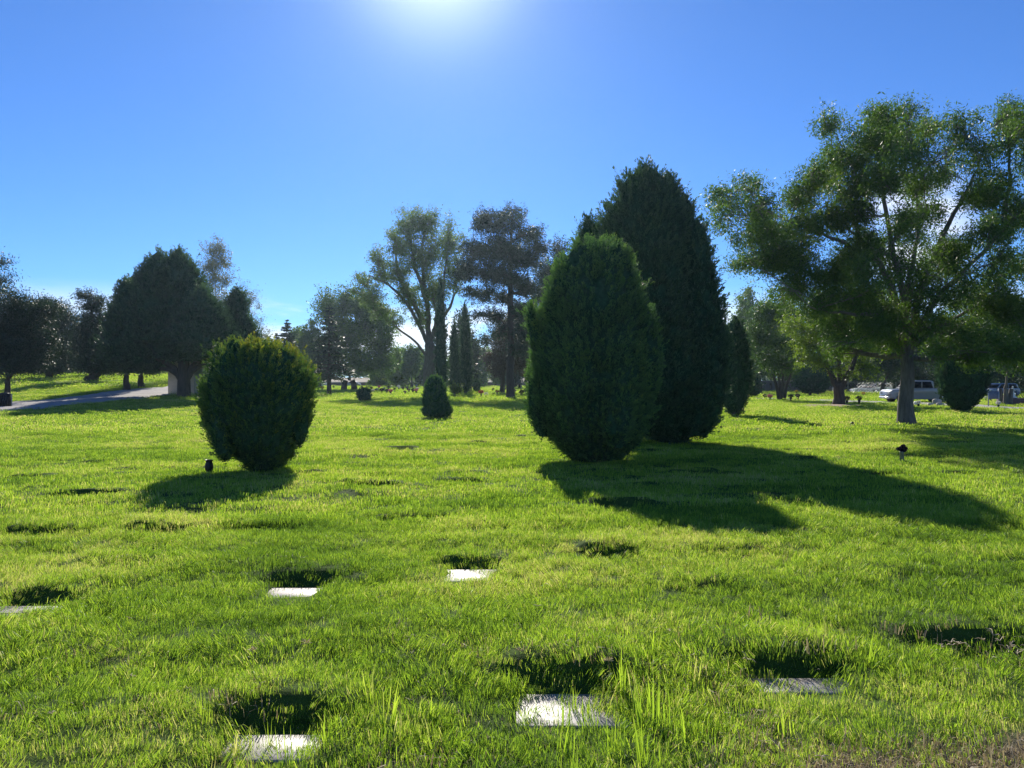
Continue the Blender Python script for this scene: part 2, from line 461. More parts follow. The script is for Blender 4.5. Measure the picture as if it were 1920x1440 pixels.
M['grass'] = leaf_mat('grass_blades', [(0.0, (.08, .15, .024)), (.35, (.19, .31, .036)), (.6, (.31, .44, .05)), (.82, (.42, .54, .06)), (1.0, (.55, .50, .24))], .60, .5, (1.2, 1.27, .7), extra='itone', spec=.4)
M['seed'] = leaf_mat('dry_seed_heads', [(0.0, (.30, .22, .12)), (1.0, (.55, .47, .33))], .35, .6, (1.1, 1.1, .8))
M['dry'] = leaf_mat('dry_straw', [(0.0, (.20, .15, .09)), (1.0, (.45, .37, .24))], .35, .6, (1.1, 1.1, .8))

# ------------------------------------------------------------------ ground sheet
def axis_steps(segs):
    v = [segs[0][0]]
    for a, b, s0, gr in segs:
        s = s0
        while v[-1] < b: v.append(v[-1]+s); s *= gr
    return np.array(v)
ys = np.concatenate([[-400, -120, -40, -15, -6, -2, 0], axis_steps([(1.0, 2.6, .15, 1), (2.6, 9.5, .045, 1), (9.5, 45, .05, 1.0055), (45, 330, .3, 1.02), (330, 5000, 8, 1.25)])])
xh = axis_steps([(0, 6.5, .055, 1), (6.5, 16, .10, 1), (16, 45, .14, 1.02), (45, 200, 1, 1.04), (200, 4000, 10, 1.3)])
xs = np.concatenate([-xh[:0:-1], xh])
GX, GY = np.meshgrid(xs, ys)
gzv = terr(GX.ravel(), GY.ravel()).reshape(GX.shape)
def bare_f(x, y):
    a = sm((x-.9)/1.6 + .55*vnoise(x*1.7, y*1.7, seed=21) - (y-3.35)/.55)
    b = .45*sm((3.5-y)/.5 + .5*vnoise(x*2.3, y*2.3, seed=22) - .35)
    c = np.exp(-(((x-1.9)/.35)**2+((y-3.45)/.3)**2))*.0
    rightwell = np.exp(-(((x-3.2)/.42)**2+((y-4.45)/.16)**2))
    return np.clip(np.maximum.reduce([a, b, c, rightwell]), 0, 1)
bare = bare_f(GX.ravel(), GY.ravel())*(GY.ravel() < 8)
ny, nx = GX.shape
ii = (np.arange(ny-1)[:, None]*nx+np.arange(nx-1)[None, :]).ravel()
Qg = np.stack([ii, ii+1, ii+nx+1, ii+nx], 1)
me = mesh_from('ground', np.stack([GX.ravel(), GY.ravel(), gzv.ravel()], 1), [Qg], True, {'bare': bare})
struct(link('ground', me, M['ground']))
print('ground', len(me.vertices), round(time.time()-T0, 1))

# roads: ribbons laid on the terrain
def ribbon(name, pts, width, mat, lift=.03, n=160, ends=None):
    P = np.array(pts, float)
    tt = np.linspace(0, len(P)-1, n)
    c = np.empty((n, 2))
    for k, t in enumerate(tt):     # catmull-rom
        i = min(int(t), len(P)-2); f = t-i
        p0, p1, p2, p3 = P[max(i-1, 0)], P[i], P[i+1], P[min(i+2, len(P)-1)]
        c[k] = .5*((2*p1)+(-p0+p2)*f+(2*p0-5*p1+4*p2-p3)*f*f+(-p0+3*p1-3*p2+p3)*f**3)
    t = np.gradient(c, axis=0); t /= np.linalg.norm(t, axis=1, keepdims=True)
    nn = np.stack([-t[:, 1], t[:, 0]], 1)
    w = np.interp(tt, np.arange(len(P)), width) if hasattr(width, '__len__') else np.full(n, width)
    m = 9; V = []
    for s in np.linspace(-.5, .5, m):
        q = c+nn*w[:, None]*s+nn*(.10*vnoise(c[:, 0]*.8, c[:, 1]*.8, seed=4))[:, None]*(abs(s) == .5)
        crown = .05*(1-(2*s)**2)
        V.append(np.stack([q[:, 0], q[:, 1], terr(q[:, 0], q[:, 1], False)+lift+crown], 1))
    V = np.stack(V, 1).reshape(-1, 3)
    i = (np.arange(n-1)[:, None]*m+np.arange(m-1)[None, :]).ravel()
    o = link(name, mesh_from(name, V, [np.stack([i, i+1, i+m+1, i+m], 1)], True), mat)
    return struct(o), c, w
def gp(px, py):
    """world ground point seen at a pixel"""
    ray = np.array([(px-960)/F, 1.0, -(py-HOR)/F])
    d = np.linspace(2, 700, 7000)
    zr_ = EYE+ray[2]*d; g = big_z(ray[0]*d, d)
    k = np.argmax(zr_ <= g) if (zr_ <= g).any() else len(d)-1
    return ray[0]*d[k], d[k]
def mid(a, b): return ((a[0]+b[0])/2, (a[1]+b[1])/2)
lp = [mid(gp(-400, 772), gp(-400, 806)), mid(gp(0, 750), gp(0, 775)), mid(gp(110, 745), gp(110, 762)), mid(gp(200, 738), gp(200, 753)), mid(gp(260, 730), gp(260, 744)), mid(gp(318, 722), gp(318, 738)), mid(gp(400, 721), gp(400, 732)), mid(gp(520, 722), gp(520, 730))]
lw = [7, 7, 6.5, 6.5, 6.5, 7, 7, 7]
_, LC, LW = ribbon('road', lp, lw, M['asphalt'])
rp = [(60, 40), (40, 46.5), mid(gp(1920, 762), gp(1920, 769)), mid(gp(1790, 756), gp(1790, 763)), mid(gp(1640, 751), gp(1640, 757)), mid(gp(1500, 747), gp(1500, 751)), mid(gp(1380, 744), gp(1380, 747)), mid(gp(1200, 739), gp(1200, 742))]
_, RC, RW = ribbon('access_road', rp, 3.6, M['asphalt'])
def on_road(x, y):
    m = np.zeros(len(x), bool)
    for c, w in ((LC, LW), (RC, RW)):
        sel = (y > c[:, 1].min()-6)
        if not sel.any(): continue
        d = np.full(len(x), 1e9)
        for k in range(0, len(c), 2): d[sel] = np.minimum(d[sel], np.hypot(x[sel]-c[k, 0], y[sel]-c[k, 1])-w[k]*.5)
        m |= d < .05
    return m

# ------------------------------------------------------------------ grass (one object: nobody could count it)
def blade_mesh(name, g, nb, rad, h, w, tall=0.0, bend=.5, tone_lo=.12, tone_hi=.85, dry=.08):
    th = g.uniform(0, 2*np.pi, nb); rr = rad*np.sqrt(g.uniform(0, 1, nb))
    x, y = rr*np.cos(th), rr*np.sin(th)
    H = h*g.uniform(.45, 1.15, nb)
    if tall: H[g.random(nb) < tall] *= 1.9
    a = g.uniform(0, 2*np.pi, nb); lean = H*g.uniform(.05, bend, nb)
    dx, dy = np.cos(a)*lean, np.sin(a)*lean
    wa = a+np.pi/2+g.normal(0, .5, nb); wx, wy = np.cos(wa)*w*.5, np.sin(wa)*w*.5
    W = g.uniform(.6, 1.2, nb); wx, wy = wx*W, wy*W
    z0 = -.02
    V = np.stack([np.stack([x-wx, y-wy, np.full(nb, z0)], 1), np.stack([x+wx, y+wy, np.full(nb, z0)], 1),
                  np.stack([x+dx*.35+wx*.85, y+dy*.35+wy*.85, H*.6], 1), np.stack([x+dx*.35-wx*.85, y+dy*.35-wy*.85, H*.6], 1),
                  np.stack([x+dx, y+dy, H*(1-.25*(lean/H)**2)], 1)], 1).reshape(-1, 3)
    b = np.arange(nb)*5
    Q = np.stack([b, b+1, b+2, b+3], 1); Tn = np.stack([b+3, b+2, b+4], 1)
    tn = g.uniform(tone_lo, tone_hi, nb); tn[g.random(nb) < dry] = g.uniform(.9, 1.0)
    mb = MB(); mb.add(V, Q, Tn, np.repeat(tn, 5)); return mb.mesh(name)
src = bpy.data.collections.new('grass_tufts')      # never linked to the scene
g = np.random.default_rng(11)
variants = []
def reg(me, mat):
    o = bpy.data.objects.new('tuft_%02d' % len(variants), me); me.materials.append(mat); src.objects.link(o); variants.append(o); return len(variants)-1
L0 = [reg(blade_mesh('t', g, 130, .13, .036, .0031, bend=1.1), M['grass']) for _ in range(5)]
L0T = [reg(blade_mesh('t', g, 9, .05, .19, .0065, bend=.35, tone_lo=.55, tone_hi=.84, dry=0), M['grass']) for _ in range(3)]
L1 = [reg(blade_mesh('t', g, 130, .26, .038, .0066, bend=.95), M['grass']) for _ in range(3)]
L2 = [reg(blade_mesh('t', g, 130, .62, .046, .02, bend=.8), M['grass']) for _ in range(3)]
L3 = [reg(blade_mesh('t', g, 170, 1.7, .075, .055), M['grass']) for _ in range(2)]
DRY = [reg(blade_mesh('t', g, 36, .14, .04, .0045, bend=1.6), M['dry']) for _ in range(2)]
def seed_mesh(g):      # bermuda grass: thin stalk with three to five splayed spikes
    mb = MB(); hh = g.uniform(.10, .16)
    lx, ly = g.normal(0, .02, 2)
    mb.tube([(0, 0, 0), (lx*.4, ly*.4, hh*.6), (lx, ly, hh)], .0011, 3, .3)
    for k in range(g.integers(3, 6)):
        a = g.uniform(0, 2*np.pi); l = g.uniform(.03, .05)
        mb.tube([(lx, ly, hh), (lx+np.cos(a)*l*.6, ly+np.sin(a)*l*.6, hh+l*.35), (lx+np.cos(a)*l, ly+np.sin(a)*l, hh+l*.25)], (.0026, .003, .0014), 3, .8)
    return mb.mesh('s')
def sedge_mesh(g):     # sedge: stalk, a tuft of rusty spikelets
    mb = MB(); hh = g.uniform(.17, .23); c = np.array([0, 0, hh])
    mb.tube([(0, 0, 0), (.005, 0, hh*.5), c], .0014, 3, .2)
    D = rnd_dir(g, 34); D[:, 2] = np.abs(D[:, 2])*.8
    leaves(mb, g, c+D*.018, D, .03, .004, g.uniform(.2, .9, 34)); return mb.mesh('s')
SD = [reg(seed_mesh(g), M['seed']) for _ in range(4)]
SG = [reg(sedge_mesh(g), M['seed']) for _ in range(3)]

PTS, ROT, SCL, IDX, TON = [], [], [], [], []
stones = np.array([[h[0], h[1], h[2], h[3]] for h in HOLES if h[5]])
def itone(x, y):
    t = .5+.30*vnoise(x*.5, y*.8, seed=31)+.28*vnoise(x*1.7, y*2.6, seed=32)+.14*vnoise(x*5, y*6, seed=33)
    t = t+.10*sm((y-8)/20)+.07*sm((9-y)/4)
    return t
def scatter(y0, y1, dens, ids, s_lo, s_hi, margin=2.2, k=.69, seed=1, keep=None, tilt=.12, bare_ok=False, stones_ok=False):
    g = np.random.default_rng(seed)
    xm = k*y1+margin; n = int(dens*(y1-y0)*2*xm)
    x = g.uniform(-xm, xm, n); y = g.uniform(y0, y1, n)
    m = np.abs(x) < k*y+margin
    x, y = x[m], y[m]
    if y1 > 30:
        m = ~on_road(x, y); x, y = x[m], y[m]
    bf = bare_f(x, y) if y0 < 8 else np.zeros(len(x))
    m = (g.random(len(x)) > bf*.88) | bare_ok
    x, y = x[m], y[m]
    if y0 < 9 and not stones_ok and seed != 17:
        for cx, cyy, w, d in stones:
            q = (np.abs(x-cx) < w/2-.02+.10*vnoise(x*8, y*8, seed=61)) & (y > cyy-d/2+.0+.10*vnoise(x*8, y*8, seed=62)) & (y < cyy+d/2-.02)
            q &= g.random(len(x)) > (.15 if cyy < 4.0 else .08)
            q |= (np.abs(x-cx) < w/2) & (y > cyy-d/2-(.22 if cyy < 4.8 else .30)) & (y < cyy) & (g.random(len(x)) < (.45 if cyy < 4.8 else .55))
            x, y = x[~q], y[~q]
    if keep is not None:
        m = keep(x, y, g); x, y = x[m], y[m]
    n = len(x); z = terr(x, y)
    hs = 1+.14*vnoise(x*1.3, y*1.6, seed=41)+.12*vnoise(x*4, y*4, seed=42)
    PTS.append(np.stack([x, y, z], 1))
    ROT.append(np.stack([g.normal(0, tilt, n), g.normal(0, tilt, n), g.uniform(0, 6.28, n)], 1))
    SCL.append(g.uniform(s_lo, s_hi, n)*hs); IDX.append(g.choice(ids, n)); TON.append(itone(x, y)+g.normal(0, .07, n))
scatter(1.2, 9.5, 145, L0, .75, 1.2, seed=1, tilt=.28)
scatter(8.5, 26, 32, L1, .8, 1.2, seed=2)
scatter(24, 72, 5.0, L2, .8, 1.2, margin=4, seed=3)
scatter(68, 214, .62, L3, .8, 1.2, margin=6, seed=4)
# dry litter on the bare ground at the bottom
scatter(1.2, 5, 150, DRY, .8, 1.5, seed=5, keep=lambda x, y, g: g.random(len(x)) < np.clip(bare_f(x, y)*.9+.05, 0, 1), bare_ok=True)
scatter(1.2, 5, 70, L0, .6, .9, seed=55, keep=lambda x, y, g: (bare_f(x, y) > .2) & (vnoise(x*6, y*6, seed=71) > .1), bare_ok=True)
scatter(1.2, 9, 2.5, DRY, .35, .8, seed=56, keep=lambda x, y, g: vnoise(x*.9, y*.9, seed=73) > -.1, bare_ok=True, tilt=.4)
# long light blades along the bottom
def tallk(x, y, g):
    a = np.exp(-(((x+.35)/1.0)**2))*sm((3.85-y)/.4)*.6
    b = np.exp(-(((x-.3)/.45)**2+((y-3.7)/.35)**2))*.75
    c = sm((-x-.9)/1)*sm((3.6-y)/.4)*.12
    e = np.exp(-(((x-.93)/.28)**2+((y-3.9)/.5)**2))*.5
    f = np.exp(-(((x-1.95)/.2)**2+((y-4.3)/.3)**2))*.4
    return g.random(len(x)) < np.clip(a+b+c+e+f, 0, 1)*sm(.6+1.3*vnoise(x*3, y*3, seed=51))
scatter(1.2, 5, 70, L0T, .55, 1.15, seed=6, keep=tallk, tilt=.1)
# blades crowding over the edges of the stones
def fringe(x, y, g):
    ok = np.zeros(len(x), bool)
    for cx, cyy, w, d in stones:
        if cyy > 4.8: continue
        sd = np.maximum(np.abs(x-cx)-w/2, np.abs(y-(cyy-.04))-(d/2-.04)); ok |= (np.abs(sd+.015+.05*vnoise(x*11, y*11, seed=63)) < .05) & (y < cyy+d/2-.1)
    return ok
scatter(2.5, 7, 190, L0, .6, 1.1, seed=17, keep=fringe, tilt=.35, bare_ok=True)
scatter(2.5, 4.2, 60, L0T, .35, .9, seed=18, keep=lambda x, y, g: (np.abs(x-HOLES[1][0]) < .34) & (np.abs(y-HOLES[1][1]+.1) < .2) | (np.abs(x-HOLES[0][0]) < .3) & (np.abs(y-HOLES[0][1]+.12) < .14), tilt=.12, stones_ok=True)
# seed stalks
def near_hole(i, sx=.0, ymin=-.3, ymax=.3):
    h = HOLES[i]
    return lambda x, y, g: (np.abs(x-h[0]-sx) < h[2]/2) & (y > h[1]+ymin) & (y < h[1]+ymax) & (g.random(len(x)) < .8)
scatter(3, 6, 120, SD, .8, 1.25, seed=7, keep=near_hole(2, 0, -.12, .12), tilt=.25)
scatter(3, 6, 110, SD, .8, 1.25, seed=8, keep=near_hole(3, 0, -.2, .05), tilt=.25)
scatter(3, 6.5, 50, SD, .6, .9, seed=9, keep=near_hole(7, 0, -.2, .1), tilt=.25)
scatter(2.5, 6, 1.2, SD, .5, .8, seed=10, tilt=.4)
scatter(2.5, 5, 26, SG, .8, 1.1, seed=12, keep=near_hole(0, -.1, -.1, .3), tilt=.1)
scatter(2.5, 5, 24, SG, .8, 1.1, seed=13, keep=near_hole(1, .02, .0, .3), tilt=.1)
PTS, ROT, SCL, IDX, TON = [np.concatenate(v) for v in (PTS, ROT, SCL, IDX, TON)]
print('grass instances', len(PTS), round(time.time()-T0, 1))
gm = bpy.data.meshes.new('grass_points'); gm.vertices.add(len(PTS)); gm.vertices.foreach_set('co', PTS.astype(np.float32).ravel())
for nm, ty, arr, fld in (('rot', 'FLOAT_VECTOR', ROT, 'vector'), ('scl', 'FLOAT', SCL, 'value'), ('idx', 'INT', IDX, 'value'), ('itone', 'FLOAT', TON, 'value')):
    a = gm.attributes.new(nm, ty, 'POINT'); a.data.foreach_set(fld, arr.astype(np.int32 if ty == 'INT' else np.float32).ravel())
grass = link('grass', gm); grass['kind'] = 'stuff'
tag(grass, 'short sunlit green turf with longer blades and seed heads round the hollows', 'grass')
ng = bpy.data.node_groups.new('grass_scatter', 'GeometryNodeTree')
ng.interface.new_socket('Geometry', in_out='INPUT', socket_type='NodeSocketGeometry')
ng.interface.new_socket('Geometry', in_out='OUTPUT', socket_type='NodeSocketGeometry')
gi = ng.nodes.new('NodeGroupInput'); go = ng.nodes.new('NodeGroupOutput')
ci = ng.nodes.new('GeometryNodeCollectionInfo'); ci.inputs['Collection'].default_value = src
ci.inputs['Separate Children'].default_value = True; ci.inputs['Reset Children'].default_value = True
iop = ng.nodes.new('GeometryNodeInstanceOnPoints'); iop.inputs['Pick Instance'].default_value = True
def na(nm, ty):
    n = ng.nodes.new('GeometryNodeInputNamedAttribute'); n.data_type = ty; n.inputs['Name'].default_value = nm; return n.outputs['Attribute']
m2p = ng.nodes.new('GeometryNodeMeshToPoints')
ng.links.new(gi.outputs[0], m2p.inputs['Mesh']); ng.links.new(m2p.outputs[0], iop.inputs['Points'])
ng.links.new(ci.outputs[0], iop.inputs['Instance'])
ng.links.new(na('idx', 'INT'), iop.inputs['Instance Index'])
e2r = ng.nodes.new('FunctionNodeEulerToRotation'); ng.links.new(na('rot', 'FLOAT_VECTOR'), e2r.inputs[0]); ng.links.new(e2r.outputs[0], iop.inputs['Rotation'])
ng.links.new(na('scl', 'FLOAT'), iop.inputs['Scale'])
ng.links.new(iop.outputs[0], go.inputs[0])
mod = grass.modifiers.new('scatter', 'NODES'); mod.node_group = ng

# ------------------------------------------------------------------ flat grave markers in the hollows
stone_lbl = {
 'a': 'flat granite grave marker sunk behind tall blades, nearest to the bottom edge',
 'b': 'flat granite grave marker half covered by tall grass blades, in the bottom centre',
 'c': 'flat granite grave marker under pale seed heads in the deep hollow at right',
 'd': 'flat grave marker with two dark engraved lines, cut off by the left edge',
 'e': 'flat white-lit grave marker in the hollow below the round golden bush',
 'f': 'flat pinkish grave marker fully lit in its hollow, near the middle of the lawn'}
for h in HOLES:
    if not h[5]: continue
    cx, cyy, w, d, dp = h[:5]
    zb = float(terr(np.array([cx]), np.array([cyy-d/2+.1]))[0])-.028-(.008 if h[5] in 'ef' else 0)
    o = thing('grave_marker', stone_lbl[h[5]], 'grave marker', (cx, cyy, zb), 'flat grave markers sunk in the lawn')
    w2, d2 = w/2+.02, (d-.15)/2
    o.location.y -= .075
    mb = MB(); mb.box(-w2, w2, -d2, d2, 0, .05, bev=.008); mb.build('slab', M['granite'], o)
    if h[5] == 'd':
        for yy in (-d2+.09, d2-.2):
            mb = MB(); mb.box(-w2+.12, w2-.04, yy, yy+.012, .0485, .052); mb.build('engraved_line', M['brick'], o)

# ------------------------------------------------------------------ dense clipped evergreens
def prof_interp(prof, d, zb_py):
    P = sorted([(Z(py, d), X(l, d), X(r, d)) for py, l, r in prof])
    z = np.array([p[0] for p in P]); c = np.array([(p[1]+p[2])/2 for p in P]); r = np.array([(p[2]-p[1])/2 for p in P])
    return z, c, r
def shrub_crown(lobes, d, mat, root, seed=1, dens=55, pl=.26, pr=.05, k=26, ll=.06, lw=.022, upb=.8, lump=.06, gold=0.0, name='crown', dy=None, core=.9, tonec=.45, yscale=1.0, lift=0.0, stuffy=0):
    """lobes: list of profiles [(py, left px, right px)...]; each is a lathed body at its own depth offset"""
    g = np.random.default_rng(seed); mb = MB(); L = []
    rx, ry, rz = root.location
    for q, prof in enumerate(lobes):
        z, c, r = prof_interp(prof, d, 0)
        z = z+lift
        L.append((z, c, r, (dy[q] if dy else 0.0)))
    def rad(l, zz, th, w=None):
        z, c, r, oy = l
        R0 = np.interp(zz, z, r)
        nz = vnoise(np.cos(th)*2.2+q0, np.sin(th)*2.2, zz*1.6/max(1, (z[-1]-z[0])/4), seed=seed)*lump*1.3+vnoise(np.cos(th)*6+q0, np.sin(th)*6, zz*4, seed=seed+1)*lump*.6
        return R0*(1+nz)
    for q, l in enumerate(L):
        q0 = q*7.3
        z, c, r, oy = l
        H = z[-1]-z[0]
        # core hull
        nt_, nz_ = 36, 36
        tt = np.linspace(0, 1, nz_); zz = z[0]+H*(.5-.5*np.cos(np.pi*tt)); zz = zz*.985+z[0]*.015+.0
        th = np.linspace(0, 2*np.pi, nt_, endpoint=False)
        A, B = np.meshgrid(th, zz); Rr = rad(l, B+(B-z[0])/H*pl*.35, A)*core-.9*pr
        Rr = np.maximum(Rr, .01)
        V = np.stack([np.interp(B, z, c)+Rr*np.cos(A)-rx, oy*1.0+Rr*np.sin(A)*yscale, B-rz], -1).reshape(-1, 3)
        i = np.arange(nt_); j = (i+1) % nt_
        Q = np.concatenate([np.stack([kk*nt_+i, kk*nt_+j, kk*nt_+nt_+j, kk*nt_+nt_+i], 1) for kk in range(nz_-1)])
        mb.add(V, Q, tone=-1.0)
        # plumes over the surface
        zs = np.linspace(z[0], z[-1], 200); rs = np.interp(zs, z, r)
        dr = np.gradient(rs, zs); wgt = rs*np.sqrt(1+np.minimum(dr**2, 900)); area = 2*np.pi*np.trapezoid(wgt, zs) if hasattr(np, 'trapezoid') else 2*np.pi*np.trapz(wgt, zs)
        n = int(area*dens)
        cdf = np.cumsum(wgt); cdf /= cdf[-1]
        pz = np.interp(g.random(n), cdf, zs); pt = g.uniform(0, 2*np.pi, n)
        slope = np.interp(pz, zs, dr)
        pr_ = np.maximum(rad(l, pz, pt)*g.uniform(.88, 1.0, n)-pl*.22, .01); pz = pz-pl*.35*sm((pz-z[0])/H*3-1.5)
        pos = np.stack([np.interp(pz, z, c)+pr_*np.cos(pt)-rx, oy+pr_*np.sin(pt)*yscale, pz-rz], 1)
        nrm_ = unit(np.stack([np.cos(pt), np.sin(pt), -np.clip(slope, -6, 6)], 1))
        keep = np.ones(n, bool)
        for q2, l2 in enumerate(L):
            if q2 == q: continue
            z2, c2, r2, oy2 = l2
            R2 = np.where((pz > z2[0]) & (pz < z2[-1]), np.interp(pz, z2, r2), 0)
            keep &= np.hypot(pos[:, 0]+rx-np.interp(pz, z2, c2), (pos[:, 1]-oy2)/yscale) > R2*.86
        pos, nrm_, pz, = pos[keep], nrm_[keep], pz[keep]; n = len(pos)
        ax = unit(nrm_*.75+np.array([0, 0, upb])+g.normal(0, .22, (n, 3)))
        Ln = pl*np.where(g.random(n) < .04, 1.7, 1.0)*g.uniform(.6, 1.25, n)*(1+.5*vnoise(pos[:, 0]*3, pos[:, 1]*3, pos[:, 2]*3, seed=seed+3))
        tone_p = tonec+.22*g.normal(size=n)*.5+.15*vnoise(pos[:, 0]*1.4, pos[:, 1]*1.4, pos[:, 2]*1.4, seed=seed+5)
        if gold: tone_p = tone_p+gold*sm((pz-z[0])/H*2.6-1.7+.25*vnoise(pos[:, 0]*2, pos[:, 1]*2, pos[:, 2]*2, seed=77))  # tone rises to lobe tops: golden tips on thujas, painted rim light on juniper
        s = g.uniform(0, 1, (n, k)); rd = rnd_dir(g, n*k).reshape(n, k, 3)
        rd = rd-(rd*ax[:, None]).sum(-1, keepdims=True)*ax[:, None]
        C = pos[:, None]+ax[:, None]*(Ln[:, None]*(s-.35))[..., None]+rd*(pr*(1.05-.75*s))[..., None]*1.2
        D = unit(ax[:, None]*1.0+rd*.55+g.normal(0, .2, (n, k, 3)))
        tn = tone_p[:, None]+.5*(s-.5)+g.normal(0, .06, (n, k))
        sc_ = g.uniform(.6, 1.3, (n, k)).ravel()
        leaves(mb, g, C.reshape(-1, 3), D.reshape(-1, 3), ll*sc_, lw*sc_, tn.ravel())
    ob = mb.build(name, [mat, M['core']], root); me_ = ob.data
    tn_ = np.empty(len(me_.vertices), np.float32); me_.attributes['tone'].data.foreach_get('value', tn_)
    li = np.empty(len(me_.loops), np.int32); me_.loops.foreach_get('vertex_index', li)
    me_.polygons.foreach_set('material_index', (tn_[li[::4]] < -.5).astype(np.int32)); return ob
def stems(root, pts_list, rads, mat, name='trunk', n=7):
    mb = MB()
    for p, r in zip(pts_list, rads): mb.tube(p, r, n)
    return mb.build(name, mat, root, smooth=True)
def shrub(name, label, cat, px, d, lobes, mat, base_r=.06, nst=3, group=None, top_py=None, bark='bark_dark', **k):
    x = X(px, d); z = tz(x, d)
    o = thing(name, label, cat, (x, d, z), group)
    # align drawn profile with the real ground height
    g = np.random.default_rng(int(px)); P = []; Rr = []
    hgt = max(Z(p[0], d) for l in lobes for p in l)-z
    low = min(Z(p[0], d) for l in lobes for p in l)-z
    for i in range(nst):
        a = g.uniform(0, 6.28); s = g.uniform(.3, 1)*base_r*(0 if nst == 1 else 2.2)
        e = np.array([math.cos(a)*s*3, math.sin(a)*s*3, max(low, 0)+hgt*.35])
        P.append([(math.cos(a)*s, math.sin(a)*s, -.05), (math.cos(a)*s*1.1, math.sin(a)*s*1.1, e[2]*.4), e]); Rr.append((base_r*1.25, base_r, base_r*.5))
    stems(o, P, Rr, M[bark])
    k.setdefault('seed', int(px) % 97+1)
    shrub_crown(lobes, d, mat, o, **k)
    return o

dA = flatd(881)
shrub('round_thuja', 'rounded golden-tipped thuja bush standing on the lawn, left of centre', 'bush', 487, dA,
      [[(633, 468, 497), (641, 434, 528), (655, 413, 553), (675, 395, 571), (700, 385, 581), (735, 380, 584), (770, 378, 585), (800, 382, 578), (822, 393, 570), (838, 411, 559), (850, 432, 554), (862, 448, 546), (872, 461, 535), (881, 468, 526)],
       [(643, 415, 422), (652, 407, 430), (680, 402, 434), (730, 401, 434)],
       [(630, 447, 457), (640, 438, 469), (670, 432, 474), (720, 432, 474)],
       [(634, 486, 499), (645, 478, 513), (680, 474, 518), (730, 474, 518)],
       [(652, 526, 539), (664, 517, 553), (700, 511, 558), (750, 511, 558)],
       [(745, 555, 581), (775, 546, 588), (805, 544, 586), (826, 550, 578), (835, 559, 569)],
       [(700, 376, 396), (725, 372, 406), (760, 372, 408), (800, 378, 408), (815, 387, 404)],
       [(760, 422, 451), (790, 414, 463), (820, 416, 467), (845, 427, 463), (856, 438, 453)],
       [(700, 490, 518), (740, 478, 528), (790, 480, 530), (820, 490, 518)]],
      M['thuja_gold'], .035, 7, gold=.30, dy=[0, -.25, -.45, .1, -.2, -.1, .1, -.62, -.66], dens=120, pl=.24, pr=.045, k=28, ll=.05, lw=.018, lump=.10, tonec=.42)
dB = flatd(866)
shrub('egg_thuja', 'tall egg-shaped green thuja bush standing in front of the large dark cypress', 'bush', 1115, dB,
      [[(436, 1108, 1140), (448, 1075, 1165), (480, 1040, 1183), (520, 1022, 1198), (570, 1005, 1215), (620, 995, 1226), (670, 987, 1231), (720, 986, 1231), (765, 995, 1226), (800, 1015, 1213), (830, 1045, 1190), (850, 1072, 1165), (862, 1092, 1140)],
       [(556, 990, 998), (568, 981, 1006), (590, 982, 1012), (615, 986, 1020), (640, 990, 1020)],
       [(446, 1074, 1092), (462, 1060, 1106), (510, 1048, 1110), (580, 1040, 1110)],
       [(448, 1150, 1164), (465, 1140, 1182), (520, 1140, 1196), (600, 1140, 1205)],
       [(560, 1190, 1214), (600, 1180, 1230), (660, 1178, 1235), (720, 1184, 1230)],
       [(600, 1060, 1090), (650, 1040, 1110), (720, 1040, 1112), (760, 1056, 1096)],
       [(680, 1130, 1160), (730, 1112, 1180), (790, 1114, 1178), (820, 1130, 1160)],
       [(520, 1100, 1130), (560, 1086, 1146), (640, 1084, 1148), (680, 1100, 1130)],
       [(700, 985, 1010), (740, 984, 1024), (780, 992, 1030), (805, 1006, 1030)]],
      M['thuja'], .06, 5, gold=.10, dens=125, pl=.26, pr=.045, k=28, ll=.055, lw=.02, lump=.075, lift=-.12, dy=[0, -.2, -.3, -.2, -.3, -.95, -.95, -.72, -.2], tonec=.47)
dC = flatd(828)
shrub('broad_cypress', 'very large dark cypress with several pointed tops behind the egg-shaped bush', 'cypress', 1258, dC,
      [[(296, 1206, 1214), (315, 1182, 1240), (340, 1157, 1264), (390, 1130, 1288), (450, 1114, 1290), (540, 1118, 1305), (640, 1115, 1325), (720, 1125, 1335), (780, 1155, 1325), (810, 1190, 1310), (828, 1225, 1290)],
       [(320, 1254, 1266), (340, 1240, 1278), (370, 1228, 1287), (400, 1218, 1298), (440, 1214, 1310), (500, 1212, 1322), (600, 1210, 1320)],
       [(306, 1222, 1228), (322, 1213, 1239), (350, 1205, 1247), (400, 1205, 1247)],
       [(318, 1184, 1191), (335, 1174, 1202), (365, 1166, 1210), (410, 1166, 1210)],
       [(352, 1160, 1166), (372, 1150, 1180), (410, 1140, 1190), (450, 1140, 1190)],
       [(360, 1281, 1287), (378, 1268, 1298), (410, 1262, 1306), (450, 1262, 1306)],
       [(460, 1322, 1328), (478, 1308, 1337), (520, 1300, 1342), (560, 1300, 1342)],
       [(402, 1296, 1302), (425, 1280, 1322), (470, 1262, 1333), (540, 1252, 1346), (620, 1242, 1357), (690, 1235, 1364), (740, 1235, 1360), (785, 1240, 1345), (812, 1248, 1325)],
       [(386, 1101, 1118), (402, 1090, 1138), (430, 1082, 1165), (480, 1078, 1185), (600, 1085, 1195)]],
      M['juniper'], .16, 3, dens=60, pl=.42, pr=.065, k=26, ll=.09, lw=.03, lump=.08, dy=[0, .1, -.2, .3, .2, -.2, .1, -.3, 1.2], tonec=.45)
